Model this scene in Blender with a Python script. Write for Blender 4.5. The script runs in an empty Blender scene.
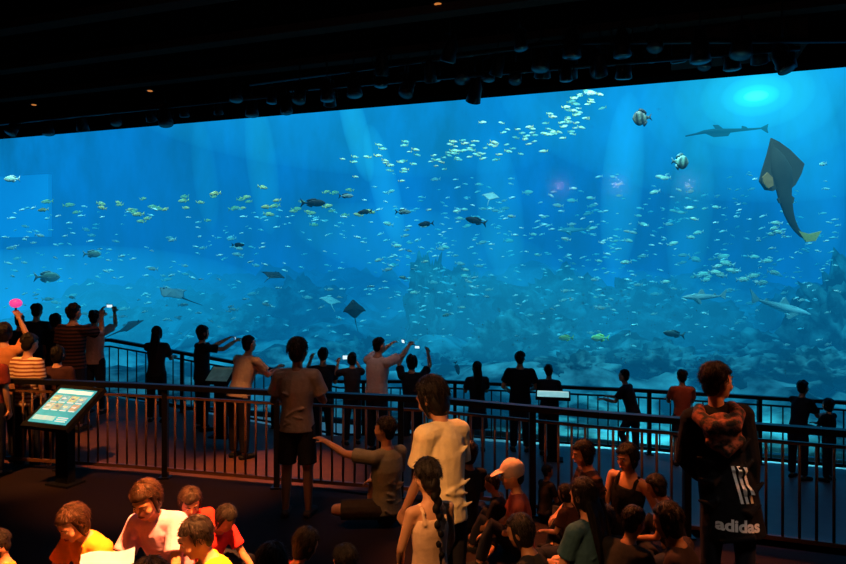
import bpy, bmesh, math, random
from mathutils import Vector as Vec, Matrix, noise
from mathutils.bvhtree import BVHTree
R = random.Random(7)
R2 = random.Random(21)
scene = bpy.context.scene
col = scene.collection
F, CX, HY, CZ = 664.0, 423.0, 265.0, 2.4
PI = math.pi
scene.view_settings.view_transform = 'Standard'

def at(px, py, d): return Vec(((px-CX)/F*d, d, CZ+(HY-py)/F*d))
def lerp(a, b, t): return a+(b-a)*t
def interp(tab, x):
    if x <= tab[0][0]: i = 0
    elif x >= tab[-1][0]: i = len(tab)-2
    else:
        i = 0
        while tab[i+1][0] < x: i += 1
    (x0, y0), (x1, y1) = tab[i], tab[i+1]
    return y0+(y1-y0)*(x-x0)/(x1-x0)
def clampi(tab, x):
    return interp(tab, min(max(x, tab[0][0]), tab[-1][0]))
FRT = [(-5.05, 7.93), (-3.35, 7.6), (-1.65, 7.17), (.07, 6.79), (1.63, 6.1), (3.46, 5.43)]
BRT = [(-7.6, 11.7), (-5.6, 11.6), (-2.6, 11.65), (.3, 11.65), (3.6, 10.8), (6.6, 9.75)]
def FR(x): return interp(FRT, x)
def BR(x): return interp(BRT, x)
def glassY(x): return 21.7-.3496*(x+13.8)
def glass_d(px): return 16.876/(1+.3496*(px-CX)/F)
WALK = [(-12, 0), (-5.6, 0), (-1.5, -.75), (12, -.75)]
LAND = [(-12, 0), (-5.6, 0), (-3.2, -.35), (.6, -.35)]
STEP_Y = 4.08
def floor_z(x, y):
    if y < STEP_Y: return .45
    if y < FR(x)+.12: return 0
    if x < .6 and y < 10.7: return clampi(LAND, x)
    return clampi(WALK, x)

# ------------------------------------------------------------------ mesh builder
BAKE = []
class MB:
    def __init__(s): s.v = []; s.f = []; s.m = []
    def add(s, vs, fs, m=0):
        o = len(s.v); s.v += [Vec(v) for v in vs]
        for f in fs: s.f.append([i+o for i in f]); s.m.append(m)
    def rings(s, rings, pole0, pole1, m=0):
        n = len(rings[0]); vs = [p for r in rings for p in r]; fs = []
        for i in range(len(rings)-1):
            for j in range(n):
                fs.append([i*n+j, i*n+(j+1) % n, (i+1)*n+(j+1) % n, (i+1)*n+j])
        vs.append(pole0); a = len(vs)-1; vs.append(pole1); b = a+1
        l = (len(rings)-1)*n
        for j in range(n):
            fs.append([a, (j+1) % n, j]); fs.append([b, l+j, l+(j+1) % n])
        s.add(vs, fs, m)
    def tube(s, pts, rad, side=None, n=12, cap0=True, cap1=True, m=0):
        pts = [Vec(p) for p in pts]; k = len(pts)
        rad = [(r, r) if not isinstance(r, tuple) else r for r in rad]
        T = []
        for i in range(k):
            a = pts[max(i-1, 0)]; b = pts[min(i+1, k-1)]
            t = b-a
            T.append(t.normalized() if t.length > 1e-9 else Vec((0, 0, 1)))
        if side is None:
            side = Vec((1, 0, 0)) if abs(T[0].x) < .8 else Vec((0, 1, 0))
        side = Vec(side)
        st = []
        for i in range(k):
            sd = side-T[i]*side.dot(T[i])
            if sd.length < 1e-4: sd = T[i].orthogonal()
            sd.normalize(); side = sd
            st.append((pts[i], rad[i][0], rad[i][1], T[i], sd, T[i].cross(sd)))
        def ring(c, a, b, sd, up): return [c+sd*(a*math.cos(2*PI*j/n))+up*(b*math.sin(2*PI*j/n)) for j in range(n)]
        rs = []
        p, a, b, t, sd, up = st[0]; r = min(a, b)
        if cap0:
            for th in (1.15, .6): rs.append(ring(p-t*r*math.sin(th), a*math.cos(th), b*math.cos(th), sd, up))
            pole0 = p-t*r
        else: pole0 = p
        for q in st: rs.append(ring(q[0], q[1], q[2], q[4], q[5]))
        p, a, b, t, sd, up = st[-1]; r = min(a, b)
        if cap1:
            for th in (.6, 1.15): rs.append(ring(p+t*r*math.sin(th), a*math.cos(th), b*math.cos(th), sd, up))
            pole1 = p+t*r
        else: pole1 = p
        s.rings(rs, pole0, pole1, m)
    def ell(s, c, rx, ry=None, rz=None, M=None, n=14, k=9, m=0):
        ry = rx if ry is None else ry; rz = rx if rz is None else rz
        c = Vec(c); M = M or Matrix.Identity(3); rs = []
        for i in range(1, k):
            th = PI*i/k
            rs.append([c+M@Vec((rx*math.sin(th)*math.cos(2*PI*j/n), ry*math.sin(th)*math.sin(2*PI*j/n), -rz*math.cos(th))) for j in range(n)])
        s.rings(rs, c+M@Vec((0, 0, -rz)), c+M@Vec((0, 0, rz)), m)
    def box(s, c, h, M=None, m=0):
        c = Vec(c); M = M or Matrix.Identity(3)
        vs = [c+M@Vec((x*h[0], y*h[1], z*h[2])) for x in (-1, 1) for y in (-1, 1) for z in (-1, 1)]
        s.add(vs, [[0, 1, 3, 2], [4, 6, 7, 5], [0, 4, 5, 1], [2, 3, 7, 6], [0, 2, 6, 4], [1, 5, 7, 3]], m)
    def bar(s, p0, p1, w, h, m=0):      # rectangular bar between two points, w sideways, h vertical
        p0 = Vec(p0); p1 = Vec(p1); t = (p1-p0).normalized(); sd = t.cross(Vec((0, 0, 1))).normalized(); up = sd.cross(t)
        vs = [p+sd*a*w+up*b*h for p in (p0, p1) for a in (-1, 1) for b in (-1, 1)]
        s.add(vs, [[0, 1, 3, 2], [4, 6, 7, 5], [0, 4, 5, 1], [2, 3, 7, 6], [0, 2, 6, 4], [1, 5, 7, 3]], m)
    def plate(s, pts, th, M=None, c=(0, 0, 0), m=0):     # prism from XZ outline, thin in Y
        M = M or Matrix.Identity(3); c = Vec(c); n = len(pts)
        vs = [c+M@Vec((x, -th, z)) for x, z in pts]+[c+M@Vec((x, th, z)) for x, z in pts]
        fs = [list(range(n)), list(range(2*n-1, n-1, -1))]+[[i, i+n, (i+1) % n+n, (i+1) % n] for i in range(n)]
        s.add(vs, fs, m)
    def prism(s, poly, zt, zb, m=0):
        n = len(poly)
        if not isinstance(zt, (list, tuple)): zt = [zt]*n
        vs = [Vec((p[0], p[1], z)) for p, z in zip(poly, zt)]+[Vec((p[0], p[1], zb)) for p in poly]
        s.add(vs, [list(range(n)), list(range(2*n-1, n-1, -1))]+[[i, (i+1) % n, (i+1) % n+n, i+n] for i in range(n)], m)
    def build(s, name, mats, parent=None, scale=1, vox=None, it=2, smooth=True, loc=None):
        me = bpy.data.meshes.new(name)
        me.from_pydata([tuple(v*scale) for v in s.v], [], s.f)
        if not isinstance(mats, (list, tuple)): mats = [mats]
        for m in mats: me.materials.append(m)
        bm = bmesh.new(); bm.from_mesh(me); bm.normal_update()
        for f, mi in zip(bm.faces, s.m): f.material_index = mi; f.smooth = smooth
        bmesh.ops.recalc_face_normals(bm, faces=bm.faces[:])
        bm.to_mesh(me); bm.free()
        o = bpy.data.objects.new(name, me); col.objects.link(o)
        if parent: o.parent = parent
        if loc is not None: o.location = loc
        if vox:
            r = o.modifiers.new('r', 'REMESH'); r.mode = 'VOXEL'; r.voxel_size = vox; r.use_smooth_shade = True
            if it:
                q = o.modifiers.new('s', 'SMOOTH'); q.factor = .45; q.iterations = it
            BAKE.append((o, mats[0]))
        return o
def tag(o, label=None, cat=None, group=None, kind=None):
    if label: o['label'] = label
    if cat: o['category'] = cat
    if group: o['group'] = group
    if kind: o['kind'] = kind
    return o
def empty(name, loc, rz=0):
    o = bpy.data.objects.new(name, None); col.objects.link(o); o.location = loc; o.rotation_euler = (0, 0, rz); o.empty_display_size = .1
    return o

# ------------------------------------------------------------------ materials
MC = {}
SPEC = {'hair': .2, 'hair_strand': .3, 'ceiling_black': 0, 'dark_wall': 0, 'matte_black': .1, 'carpet': .1, 'rail_metal': .25, 'rail_dark': .2, 'sand': 0, 'reef_rock': 0, 'cloth': .1, 'black_metal': .2, 'duct': 0, 'landing_floor': .15}
def base_mat(name):
    m = bpy.data.materials.new(name); m.use_nodes = True; nt = m.node_tree
    return m, nt, nt.nodes, nt.links
def mixc(nt, fac, a, b):
    n = nt.nodes.new('ShaderNodeMix'); n.data_type = 'RGBA'
    for sock, v in ((n.inputs[0], fac), (n.inputs[6], a), (n.inputs[7], b)):
        if hasattr(v, 'is_output'): nt.links.new(v, sock)
        elif isinstance(v, (int, float)): sock.default_value = v
        else: sock.default_value = (*v, 1)
    return n.outputs[2]
def M(name, c, rough=.75, metal=0, var=.2, sc=25, emit=0, bump=0, kind='noise', c2=None, bs=60, bmap=None):
    key = (name, c, rough, metal, kind, c2, emit)
    if key in MC: return MC[key]
    m, nt, N, L = base_mat(name); b = N['Principled BSDF']
    tc = N.new('ShaderNodeTexCoord')
    lo = tuple(x*(1-var) for x in c); hi = tuple(min(1, x*(1+var)) for x in c)
    if kind == 'stripe':
        w = N.new('ShaderNodeTexWave'); w.bands_direction = 'Z'; w.inputs['Scale'].default_value = sc
        L.new(tc.outputs['Object'], w.inputs['Vector']); r = N.new('ShaderNodeValToRGB'); r.color_ramp.interpolation = 'CONSTANT'
        r.color_ramp.elements[1].position = .5; L.new(w.outputs['Fac'], r.inputs['Fac'])
        out = mixc(nt, r.outputs['Color'], c, c2)
    elif kind == 'belly':
        sp = N.new('ShaderNodeSeparateXYZ'); L.new(tc.outputs['Generated'], sp.inputs[0])
        r = N.new('ShaderNodeMapRange'); r.inputs[1].default_value = .35; r.inputs[2].default_value = .65; L.new(sp.outputs['Z'], r.inputs[0])
        out = mixc(nt, r.outputs[0], c2, c)
    elif kind == 'bands':
        w = N.new('ShaderNodeTexWave'); w.bands_direction = 'X'; w.inputs['Scale'].default_value = sc; w.inputs['Distortion'].default_value = 1
        L.new(tc.outputs['Object'], w.inputs['Vector']); out = mixc(nt, w.outputs['Fac'], c, c2)
    else:
        no = N.new('ShaderNodeTexNoise'); no.inputs['Scale'].default_value = sc; no.inputs['Detail'].default_value = 4
        L.new(tc.outputs['Object'], no.inputs['Vector']); fac = no.outputs['Fac']
        if name in ('sand', 'reef_rock', 'hood_cloth'):
            no.inputs['Detail'].default_value = 5
            r = N.new('ShaderNodeMapRange'); r.inputs[1].default_value = .42; r.inputs[2].default_value = .66; L.new(fac, r.inputs[0]); fac = r.outputs[0]
        out = mixc(nt, fac, lo, c2 or hi)
    L.new(out, b.inputs['Base Color']); b.inputs['Roughness'].default_value = rough; b.inputs['Metallic'].default_value = metal
    if emit: L.new(out, b.inputs['Emission Color']); b.inputs['Emission Strength'].default_value = emit
    if bump:
        no = N.new('ShaderNodeTexNoise'); no.inputs['Scale'].default_value = bs; no.inputs['Detail'].default_value = 3
        if bmap:
            mp = N.new('ShaderNodeMapping'); mp.inputs['Scale'].default_value = bmap; L.new(tc.outputs['Object'], mp.inputs[0]); L.new(mp.outputs[0], no.inputs['Vector'])
        else: L.new(tc.outputs['Object'], no.inputs['Vector'])
        bu = N.new('ShaderNodeBump'); bu.inputs['Strength'].default_value = bump; bu.inputs['Distance'].default_value = .02
        L.new(no.outputs['Fac'], bu.inputs['Height']); L.new(bu.outputs[0], b.inputs['Normal'])
    if name in SPEC: b.inputs['Specular IOR Level'].default_value = SPEC[name]
    MC[key] = m
    return m
def cloth(c, kind='noise', c2=None, sc=30): return M('cloth', c, .9, 0, .2, sc, 0, .45, kind, c2, bs=14)
def skinm(c): return M('skin', c, .55, 0, .1, 12)
def hairm(c): return M('hair', c, .6, 0, .4, 60, 0, .3, bs=1, bmap=(110, 110, 14))
def strandm(c): return M('hair_strand', tuple(min(1, x*3.5+.004) for x in c), .45, 0, .7, 30)
SK1 = (.5, .25, .14); SK2 = (.28, .13, .065); SK3 = (.66, .4, .26)
BLK = (.006, .0045, .004); DBR = (.012, .006, .004); BRN = (.018, .0075, .0035)
black_metal = M('black_metal', (.008, .008, .009), .45, .5, .2)
rail_metal = M('rail_metal', (.13, .06, .026), .42, .1, .2)
rail_dark = M('rail_dark', (.01, .01, .012), .45, .3, .2)
matte_black = M('matte_black', (.008, .008, .008), .85)
eye_w = M('eye_white', (.7, .66, .6), .3); eye_d = M('eye_dark', (.01, .006, .004), .2); lip = M('lip', (.3, .08, .06), .5)

# ------------------------------------------------------------------ people
DOWN = ((.12, .02, -1), (.04, .2, -1)); RAIL = ((.15, .45, -.85), (-.2, .95, .05)); PHOTO = ((.25, .7, -.2), (-.3, .55, .75))
HIGH = ((.3, .65, .5), (-.25, .6, .7)); LAP = ((.12, .3, -.95), (-.35, .85, -.25)); WRITE = ((.2, .45, -.85), (-.3, .9, -.2))
PROP = ((.25, -.3, -.9), (.1, -.2, -1)); KNEEH = ((.12, .3, -.9), (-.3, .7, -.5))
STAND = ((.05, .02, -1), (.02, -.03, -1)); XLEG = ((.75, .65, .0), (-.95, .1, -.12)); KNEES = ((.12, .72, .6), (.03, .3, -.95))
def nrm(t): return Vec(t).normalized()
def person(px, ytop, s, rot, label, pitch=0, roll=0, hy=0, hp=0, aR=DOWN, aL=DOWN, lR=STAND, lL=STAND, hs=1.0, bw=1.0,
           hair='short', hc=BLK, skin=SK1, top=(.05, .05, .06), style='tee', bot=(.02, .02, .03), bstyle='trousers',
           vox=.013, face=False, kind='noise', c2=None, tsc=30, shoec=(.02, .02, .02), loose=.016, group=None, hem=-.06, curl=.6, hood=None):
    d = F/s
    Rt = Matrix.Rotation(-pitch, 3, 'X')@Matrix.Rotation(roll, 3, 'Y')
    Rh = Matrix.Rotation(hy, 3, 'Z')@Matrix.Rotation(-hp, 3, 'X')
    X, Y, Z = Rt@Vec((1, 0, 0)), Rt@Vec((0, 1, 0)), Rt@Vec((0, 0, 1))
    def sp(t, sd=0, fw=0): return X*sd+Y*fw+Z*t
    ntop = sp(.52)+(Z*.7+Rh@Vec((0, .1, .35))).normalized()*.105
    hc_ = ntop+Rh@Vec((0, .012, .085*hs))
    def hd(x, y, z): return hc_+Rh@Vec((x, y, z))*hs
    arms = {}; legs = {}
    for sg, a in ((1, aR), (-1, aL)):
        sh = sp(.475, .168*sg*bw); u_, f_ = nrm((a[0][0]*sg, a[0][1], a[0][2])), nrm((a[1][0]*sg, a[1][1], a[1][2]))
        el = sh+u_*.285; wr = el+f_*.25; arms[sg] = (sh, el, wr, u_, f_)
    low = [-.125]
    for sg, a in ((1, lR), (-1, lL)):
        hp_ = sp(-.02, .085*sg); t_, s_ = nrm((a[0][0]*sg, a[0][1], a[0][2])), nrm((a[1][0]*sg, a[1][1], a[1][2]))
        kn = hp_+t_*.43; an = kn+s_*.385
        flat = s_.z < -.5
        fd = nrm((.15*sg, 1, 0)) if flat else (s_+Vec((0, .25, 0))).normalized()
        legs[sg] = (hp_, kn, an, t_, s_, fd, flat); low += [an.z-(.075 if flat else .045), kn.z-.058]
    off = -min(low)
    ztop_u = hc_.z+.118*hs+.012+off
    P = at(px, ytop, d); fz = floor_z(P.x, P.y)
    u = (P.z-fz)/ztop_u
    ho = Matrix.Rotation(rot, 3, 'Z')@Vec((hc_.x, hc_.y, 0))*u
    base = Vec((P.x-ho.x, P.y-ho.y, fz))
    root = empty('person', base, rot); tag(root, label, 'person', group)
    O = Vec((0, 0, off))
    def fin(mb): 
        for v in mb.v: v += O
        return mb
    far = vox > .01
    ft = 1.25 if far else 1.0
    b = MB()
    tor = [-.07, 0, .16, .34, .45, .51]; tw = [(.12, .09), (.15, .11), (.125, .095), (.15, .112), (.145, .092), (.08, .07)]
    b.tube([sp(t) for t in tor], [(w*bw, q*bw) for w, q in tw], X, 16)
    b.tube([arms[-1][0], sp(.485), arms[1][0]], [.05, .058, .05], Z, 12)
    b.tube([sp(.48), ntop, ntop+(hc_-ntop)*.4], [.058*bw, .05, .05], X, 12)
    b.ell(hc_, .076*hs, .096*hs, .118*hs, Rh, 18, 12)
    b.ell(hd(0, .03, -.06), .054*hs, .06*hs, .058*hs, Rh)
    b.ell(hd(0, .068, -.098), .024*hs, .02*hs, .017*hs, Rh, 8, 6)
    b.ell(hd(0, .098, -.018), .014*hs, .021*hs, .018*hs, Rh, 8, 6)
    b.tube([hd(0, .088, .015), hd(0, .1, -.015)], [.009*hs, .012*hs], None, 8)
    b.ell(hd(0, .088, -.058), .024*hs, .012*hs, .011*hs, Rh, 8, 6)
    for sg in (-1, 1):
        b.ell(hd(.078*sg, -.005, -.012), .011*hs, .02*hs, .032*hs, Rh, 8, 6)
        b.ell(hd(.04*sg, .062, -.03), .026*hs, .026*hs, .026*hs, Rh, 8, 6)
        b.tube([hd(.014*sg, .09, .03), hd(.045*sg, .078, .03)], [.009*hs, .008*hs], None, 8)
    hands = {}
    for sg in (-1, 1):
        sh, el, wr, u_, f_ = arms[sg]
        b.tube([sh, lerp(sh, el, .45), el, lerp(el, wr, .35), wr], [.05*bw, .044*bw, .037*bw, .037*bw, .026], None, 12)
        hint = Vec((-sg, 0, 0)) if abs(f_.z) > .75 and f_.z < 0 else (Vec((0, 0, -1)) if abs(f_.z) < .6 else Vec((-.6*sg, .8, 0)))
        n_ = (hint-f_*hint.dot(f_)).normalized(); a_ = f_.cross(n_)*sg*-1
        b.tube([wr-f_*.01, wr+f_*.04, wr+f_*.09], [(.026, .02), (.04, .017), (.04, .014)], a_, 12)
        for q, ln in zip((-.031, -.0105, .0105, .031), (.056, .073, .079, .069)):
            r0 = wr+f_*.085+a_*q; c1 = .25+.3*curl; c2_ = c1+curl
            spd = a_*q*2.2
            d1 = (f_*math.cos(c1)+n_*math.sin(c1)+spd).normalized(); d2 = (f_*math.cos(c2_)+n_*math.sin(c2_)+spd*.5).normalized()
            m1 = r0+d1*ln*.52; b.tube([r0-f_*.015, r0, m1, m1+d2*ln*.48], [.0095*ft, .0095*ft, .009*ft, .0075*ft], None, 8)
        r0 = wr+f_*.028+a_*.03; d1 = (f_*.6+a_*.7+n_*.35).normalized(); d2 = (f_*.85+a_*.25+n_*.45).normalized()
        b.tube([r0-a_*.012, r0+d1*.038, r0+d1*.038+d2*.03], [.014*ft, .011*ft, .0085*ft], None, 8)
        hands[sg] = wr+f_*.10+n_*.02
        hp_, kn, an, t_, s_, fd, flat = legs[sg]
        b.tube([hp_, lerp(hp_, kn, .5), kn, lerp(kn, an, .35), an], [.082*bw, .073*bw, .053*bw, .052*bw, .035], None, 12)
        ft_up = Vec((0, 0, 1)) if flat else s_.orthogonal().normalized()
        lowz = Vec((0, 0, -.045)) if flat else Vec((0, 0, 0))
        b.tube([an+lowz-fd*.035, an+lowz*.8+fd*.05, an+lowz*1.15+fd*.15], [(.032, .03), (.038, .032), (.036, .018)], fd.cross(ft_up), 12)
    fin(b).build('body', skinm(skin), root, u, vox)
    # ---- top
    lo = loose; c = MB()
    if style == 'tank':
        c.tube([sp(t) for t in (hem, .0, .16, .34, .43)], [((w+lo)*bw, (q+lo)*bw) for w, q in ((.15, .11), (.15, .11), (.127, .097), (.15, .112), (.125, .098))], X, 18, False, False)
        for sg in (-1, 1): c.tube([sp(.40, .085*sg, .1), sp(.49, .09*sg, .07), sp(.535, .085*sg, 0), sp(.49, .09*sg, -.075), sp(.40, .085*sg, -.1)], [(.022, .008)]*5, X, 8)
    else:
        fl = .03 if style == 'jacket' else 0
        c.tube([sp(t) for t in (hem, .0, .16, .34, .45, .505, .53)], [((w+lo)*bw, (q+lo)*bw) for w, q in ((.155+fl, .115), (.15+fl*.7, .11), (.13+fl, .1), (.152, .113), (.145, .095), (.09, .072), (.055, .055))], X, 18, False, False)
        c.tube([arms[-1][0], sp(.485), arms[1][0]], [.05+lo, .058+lo*.8, .05+lo], Z, 12)
        for sg in (-1, 1):
            sh, el, wr, u_, f_ = arms[sg]
            if style == 'tee': c.tube([sh, lerp(sh, el, .35), lerp(sh, el, .68)], [.052*bw+lo, .052*bw+lo, .053*bw+lo*1.3], None, 12, True, False)
            else: c.tube([sh, lerp(sh, el, .5), el, lerp(el, wr, .5), lerp(el, wr, .95)], [.052*bw+lo, .047*bw+lo, .042*bw+lo, .038*bw+lo, .032+lo*.8], None, 12, True, False)
        if style == 'jacket':     # bunched cloth at the sides and waist
            for q in range(7):
                t0 = -.1+.07*q; sd = (-1)**q*R2.uniform(.08, .14)
                c.tube([sp(t0, sd-.07, -.11), sp(t0-.03, sd, -.128), sp(t0+.02, sd+.07, -.105)], [.012, .03, .012], None, 8)
            c.tube([sp(hem+.03, -.17, .02), sp(hem+.02, -.09, -.12), sp(hem+.03, .09, -.12), sp(hem+.03, .17, .02)], [.022, .024, .024, .022], Z, 10)
        if vox <= .009:           # soft creases across the back and sides
            for q in range(8):
                t0 = R2.uniform(.0, .36); sd = R2.uniform(-.08, .08); dz = R2.uniform(-.09, .09)
                c.tube([sp(t0, sd-.06, -(.094+lo)*bw), sp(t0+dz*.5, sd, -(.1+lo)*bw), sp(t0+dz, sd+.06, -(.094+lo)*bw)], [.006, .013, .006], None, 8)
    fin(c).build({'jacket': 'jacket', 'long': 'long_sleeved_top', 'tank': 'sleeveless_top'}.get(style, 'shirt'), cloth(top, kind, c2, tsc), root, u, vox*.95)
    if hood:
        c = MB(); c.ell(sp(.42, .0, -.14), .12, .085, .12, Rt)
        c.tube([sp(.54, -.1, .0), sp(.51, -.12, -.08), sp(.45, -.06, -.2), sp(.46, .07, -.2), sp(.51, .12, -.08), sp(.54, .1, .0)], [.04, .05, .055, .052, .048, .04], Z, 12)
        c.tube([sp(.36, -.09, -.17), sp(.3, 0, -.2), sp(.36, .1, -.17)], [.03, .045, .03], None, 10)
        fin(c).build('hood', M('hood_cloth', hood, .85, 0, .9, 22, 0, .3, c2=(.28, .07, .03)), root, u, vox)
    # ---- bottom
    if bstyle != 'none':
        c = MB(); lo = .014
        if bstyle == 'skirt':
            c.tube([sp(.06), sp(-.02), sp(-.25), sp(-.45)], [(.15*bw, .115), (.17*bw, .135), (.2*bw, .17), (.22*bw, .19)], X, 18, False, False)
        else:
            c.tube([sp(t) for t in (-.1, -.04, .04, .08)], [((w+lo)*bw, (q+lo)*bw) for w, q in ((.1, .085), (.148, .11), (.145, .108), (.135, .1))], X, 16, True, False)
            for sg in (-1, 1):
                hp_, kn, an, t_, s_, fd, flat = legs[sg]
                if bstyle == 'shorts': c.tube([hp_, lerp(hp_, kn, .45), lerp(hp_, kn, .85)], [.084*bw+lo, .08*bw+lo, .075*bw+lo*1.5], None, 12, True, False)
                else: c.tube([hp_, lerp(hp_, kn, .5), kn, lerp(kn, an, .4), lerp(kn, an, .95)], [.083*bw+lo, .075*bw+lo, .056*bw+lo, .054*bw+lo, .046+lo], None, 12, True, False)
        fin(c).build({'shorts': 'shorts', 'skirt': 'skirt'}.get(bstyle, 'trousers'), cloth(bot), root, u, vox*.95)
    for sg in (-1, 1):
        hp_, kn, an, t_, s_, fd, flat = legs[sg]
        if flat:
            c = MB(); lz = Vec((0, 0, -.045))
            c.tube([an+lz-fd*.045, an+lz*.85+fd*.05, an+lz*1.1+fd*.16], [(.04, .036), (.045, .04), (.043, .026)], fd.cross(Vec((0, 0, 1))), 12)
            c.tube([an+lz*1.45-fd*.05, an+lz*1.45+fd*.165], [(.043, .012), (.043, .012)], fd.cross(Vec((0, 0, 1))), 12)
            fin(c).build('shoe', cloth(shoec), root, u)
    # ---- hair
    h = MB()
    h.ell(hd(0, -.019, .028), .079*hs, .089*hs, .093*hs, Rh, 18, 12)
    h.ell(hd(0, -.045, -.02), .07*hs, .058*hs, .075*hs, Rh)
    if hair not in ('crop', 'cap'):
        h.ell(hd(0, .035, .078), .06*hs, .052*hs, .034*hs, Rh)
        h.ell(hd(.02, .06, .068), .042*hs, .028*hs, .022*hs, Rh)
    if hair in ('bob', 'long'):
        h.ell(hd(0, -.03, -.035), .082*hs, .066*hs, .1*hs, Rh)
        for sg in (-1, 1): h.tube([hd(.068*sg, .02, .06), hd(.079*sg, .02, -.03), hd(.073*sg, .015, -.1)], [.017*hs, .016*hs, .008*hs], None, 8)
    if hair == 'long':
        h.tube([hd(0, -.06, 0), hd(0, -.075, -.11), sp(.42, 0, -.12), sp(.28, 0, -.14)], [(.08*hs, .05), (.088*hs, .045), (.085, .035), (.05, .02)], X, 14)
        for i in range(14):
            x0 = R2.uniform(-.07, .07); x1 = x0*R2.uniform(.5, 1.3)
            h.tube([hd(x0, -.1, -.05), hd(x0*1.1, -.115, -.14), sp(.40, x1, -.15), sp(R2.uniform(.2, .3), x1*.8, -.155)], [.012, .014, .011, .004], None, 6)
    if hair == 'bun': h.ell(hd(0, -.075, .105), .052*hs, .05*hs, .045*hs, Rh)
    if hair == 'braid':
        a0, a1, a2 = hd(0, -.1, -.03), hd(.01, -.115, -.13), sp(.18, .02, -.15)
        h.ell(hd(0, -.06, -.045), .062*hs, .05*hs, .06*hs, Rh)
        for i in range(11):
            t = i/10; p = lerp(lerp(a0, a1, t), lerp(a1, a2, t), t); r = lerp(.036, .02, t)*hs
            h.ell(p+X*(.012*(-1)**i), r, r*.8, r*1.15, Rh, 10, 7)
        h.tube([a2, a2-Z*.07], [.018, .008], None, 8)
    def lock(span, up, fly=.07):
        th = R2.uniform(0, 2*PI); p0 = R2.uniform(.08, 1.3); front = math.sin(th) > .25
        ln = R2.uniform(*span)*(1.35 if hair in ('bob', 'long') and not front else 1)
        pm = 1.15 if front else (2.35 if hair in ('bob', 'long') else 2.0)
        if hair == 'bun': pm = min(pm, 1.7)
        pts = []; rr = R2.uniform(*up); fl = R2.uniform(0, fly)
        for j in range(4):
            ph = min(p0+ln*j/3, pm); t2 = th+.1*j*R2.uniform(-1, 1); g = rr+(fl if j == 3 else 0)
            k = 1.12 if hair in ('bob', 'long') and ph > 1.5 else 1
            pts.append(hd(.083*math.sin(ph)*math.cos(t2)*g*(1.06 if k > 1 else 1), -.017+.093*math.sin(ph)*math.sin(t2)*g, .024+.1*math.cos(ph)*g*k))
        return pts if (pts[0]-pts[-1]).length > .02 else None
    if hair != 'cap':           # separate locks so that the outline is not a smooth dome
        for i in range(70 if vox <= .011 else 24):
            pts = lock((.5, .9), (1.0, 1.1), .14)
            if pts:
                q = R2.uniform(.005, .011)*(1 if vox <= .011 else 1.4); h.tube(pts, [q, q*1.2, q, q*.4], None, 6)
    ho_ = fin(h).build('hair', hairm(hc), root, u, vox*(.65 if vox <= .011 else .85), 1)
    if hair != 'cap' and vox <= .011:
        h = MB()
        for i in range(800 if vox <= .009 else 320):
            pts = lock((.35, .85), (1.03, 1.15), .2)
            if pts: q = R2.uniform(.0011, .0026); h.tube(pts, [q, q, q, q*.3], None, 4, False, False)
        fin(h).build('hair_strands', strandm(hc), ho_, u)
    if hair == 'cap':
        k = MB()
        k.ell(hd(0, -.012, .045), .094*hs, .11*hs, .1*hs, Rh, 18, 12)
        k.tube([hd(0, .06, .055), hd(0, .13, .045), hd(0, .18, .025)], [(.08*hs, .009), (.078*hs, .008), (.045*hs, .007)], Rh@Vec((1, 0, 0)), 14)
        k.ell(hd(0, -.012, .145), .01*hs, M=Rh, n=8, k=6)
        fin(k).build('cap', cloth((.7, .58, .48)), root, u, vox*.9)
    if face:
        for sg in (-1, 1):
            e = MB(); e.ell(hd(.031*sg, .079, .006), .0125*hs, .0125*hs, .0085*hs, Rh, 10, 8); eo = fin(e).build('eye', eye_w, root, u)
            i_ = MB(); i_.ell(hd(.031*sg, .0885, .005), .0062*hs, .004*hs, .0065*hs, Rh, 10, 6); fin(i_).build('iris', eye_d, eo, u)
            w = MB(); w.tube([hd(.014*sg, .098, .03), hd(.032*sg, .094, .036), hd(.05*sg, .08, .03)], [.004*hs, .0045*hs, .003*hs], None, 8); fin(w).build('eyebrow', hairm(hc), root, u)
        w = MB(); w.tube([hd(-.022, .094, -.059), hd(0, .101, -.061), hd(.022, .094, -.059)], [.004*hs, .007*hs, .004*hs], None, 8); fin(w).build('mouth', lip, root, u)
    Rz = Matrix.Rotation(rot, 3, 'Z')
    def wld(v): return base+Rz@((v+O)*u)
    return dict(root=root, u=u, wld=wld, sp=sp, hand={k: wld(v) for k, v in hands.items()}, arms=arms, rot=rot, O=O, hd=hd)

# far left group, on the landing behind the front railing
p = person(4, 322, 80, .3, 'person in an orange top at the far left edge below the pink light', top=(.5, .2, .08), aL=DOWN, aR=((.05, .3, .2), (-.45, .2, 1)), hair='bob', vox=.013)
pink_hand = p['hand'][1]
person(37, 303, 60, .1, 'person in a dark shirt standing high at the far left facing the tank', top=(.03, .03, .04), aR=RAIL, aL=RAIL)
person(20, 314, 60, .2, 'dark figure at the far left between the orange top and the high dark shirt', top=(.02, .02, .03), aR=RAIL, aL=DOWN, hair='short')
person(56, 313, 61, -.1, 'dark figure squeezed between the dark shirt and the broad striped person', top=(.02, .02, .03), aR=DOWN, aL=DOWN, hair='bob')
person(30, 333, 82, -.2, 'person in a white and orange striped shirt behind the left railing', top=(.8, .6, .4), kind='stripe', c2=(.3, .1, .04), tsc=7, hair='short', hs=1.05, hp=.2)
person(-8, 340, 88, -.1, 'person in dark red cut off by the left edge behind the railing', top=(.2, .03, .02), hair='short')
person(74, 303, 67, -.25, 'broad person in a dark striped t-shirt left of the phone holder', top=(.10, .04, .03), kind='stripe', c2=(.02, .015, .015), tsc=6, bw=1.15, aR=((.1, .7, -.2), (-.3, .4, .9)), aL=DOWN, hair='short')
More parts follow.
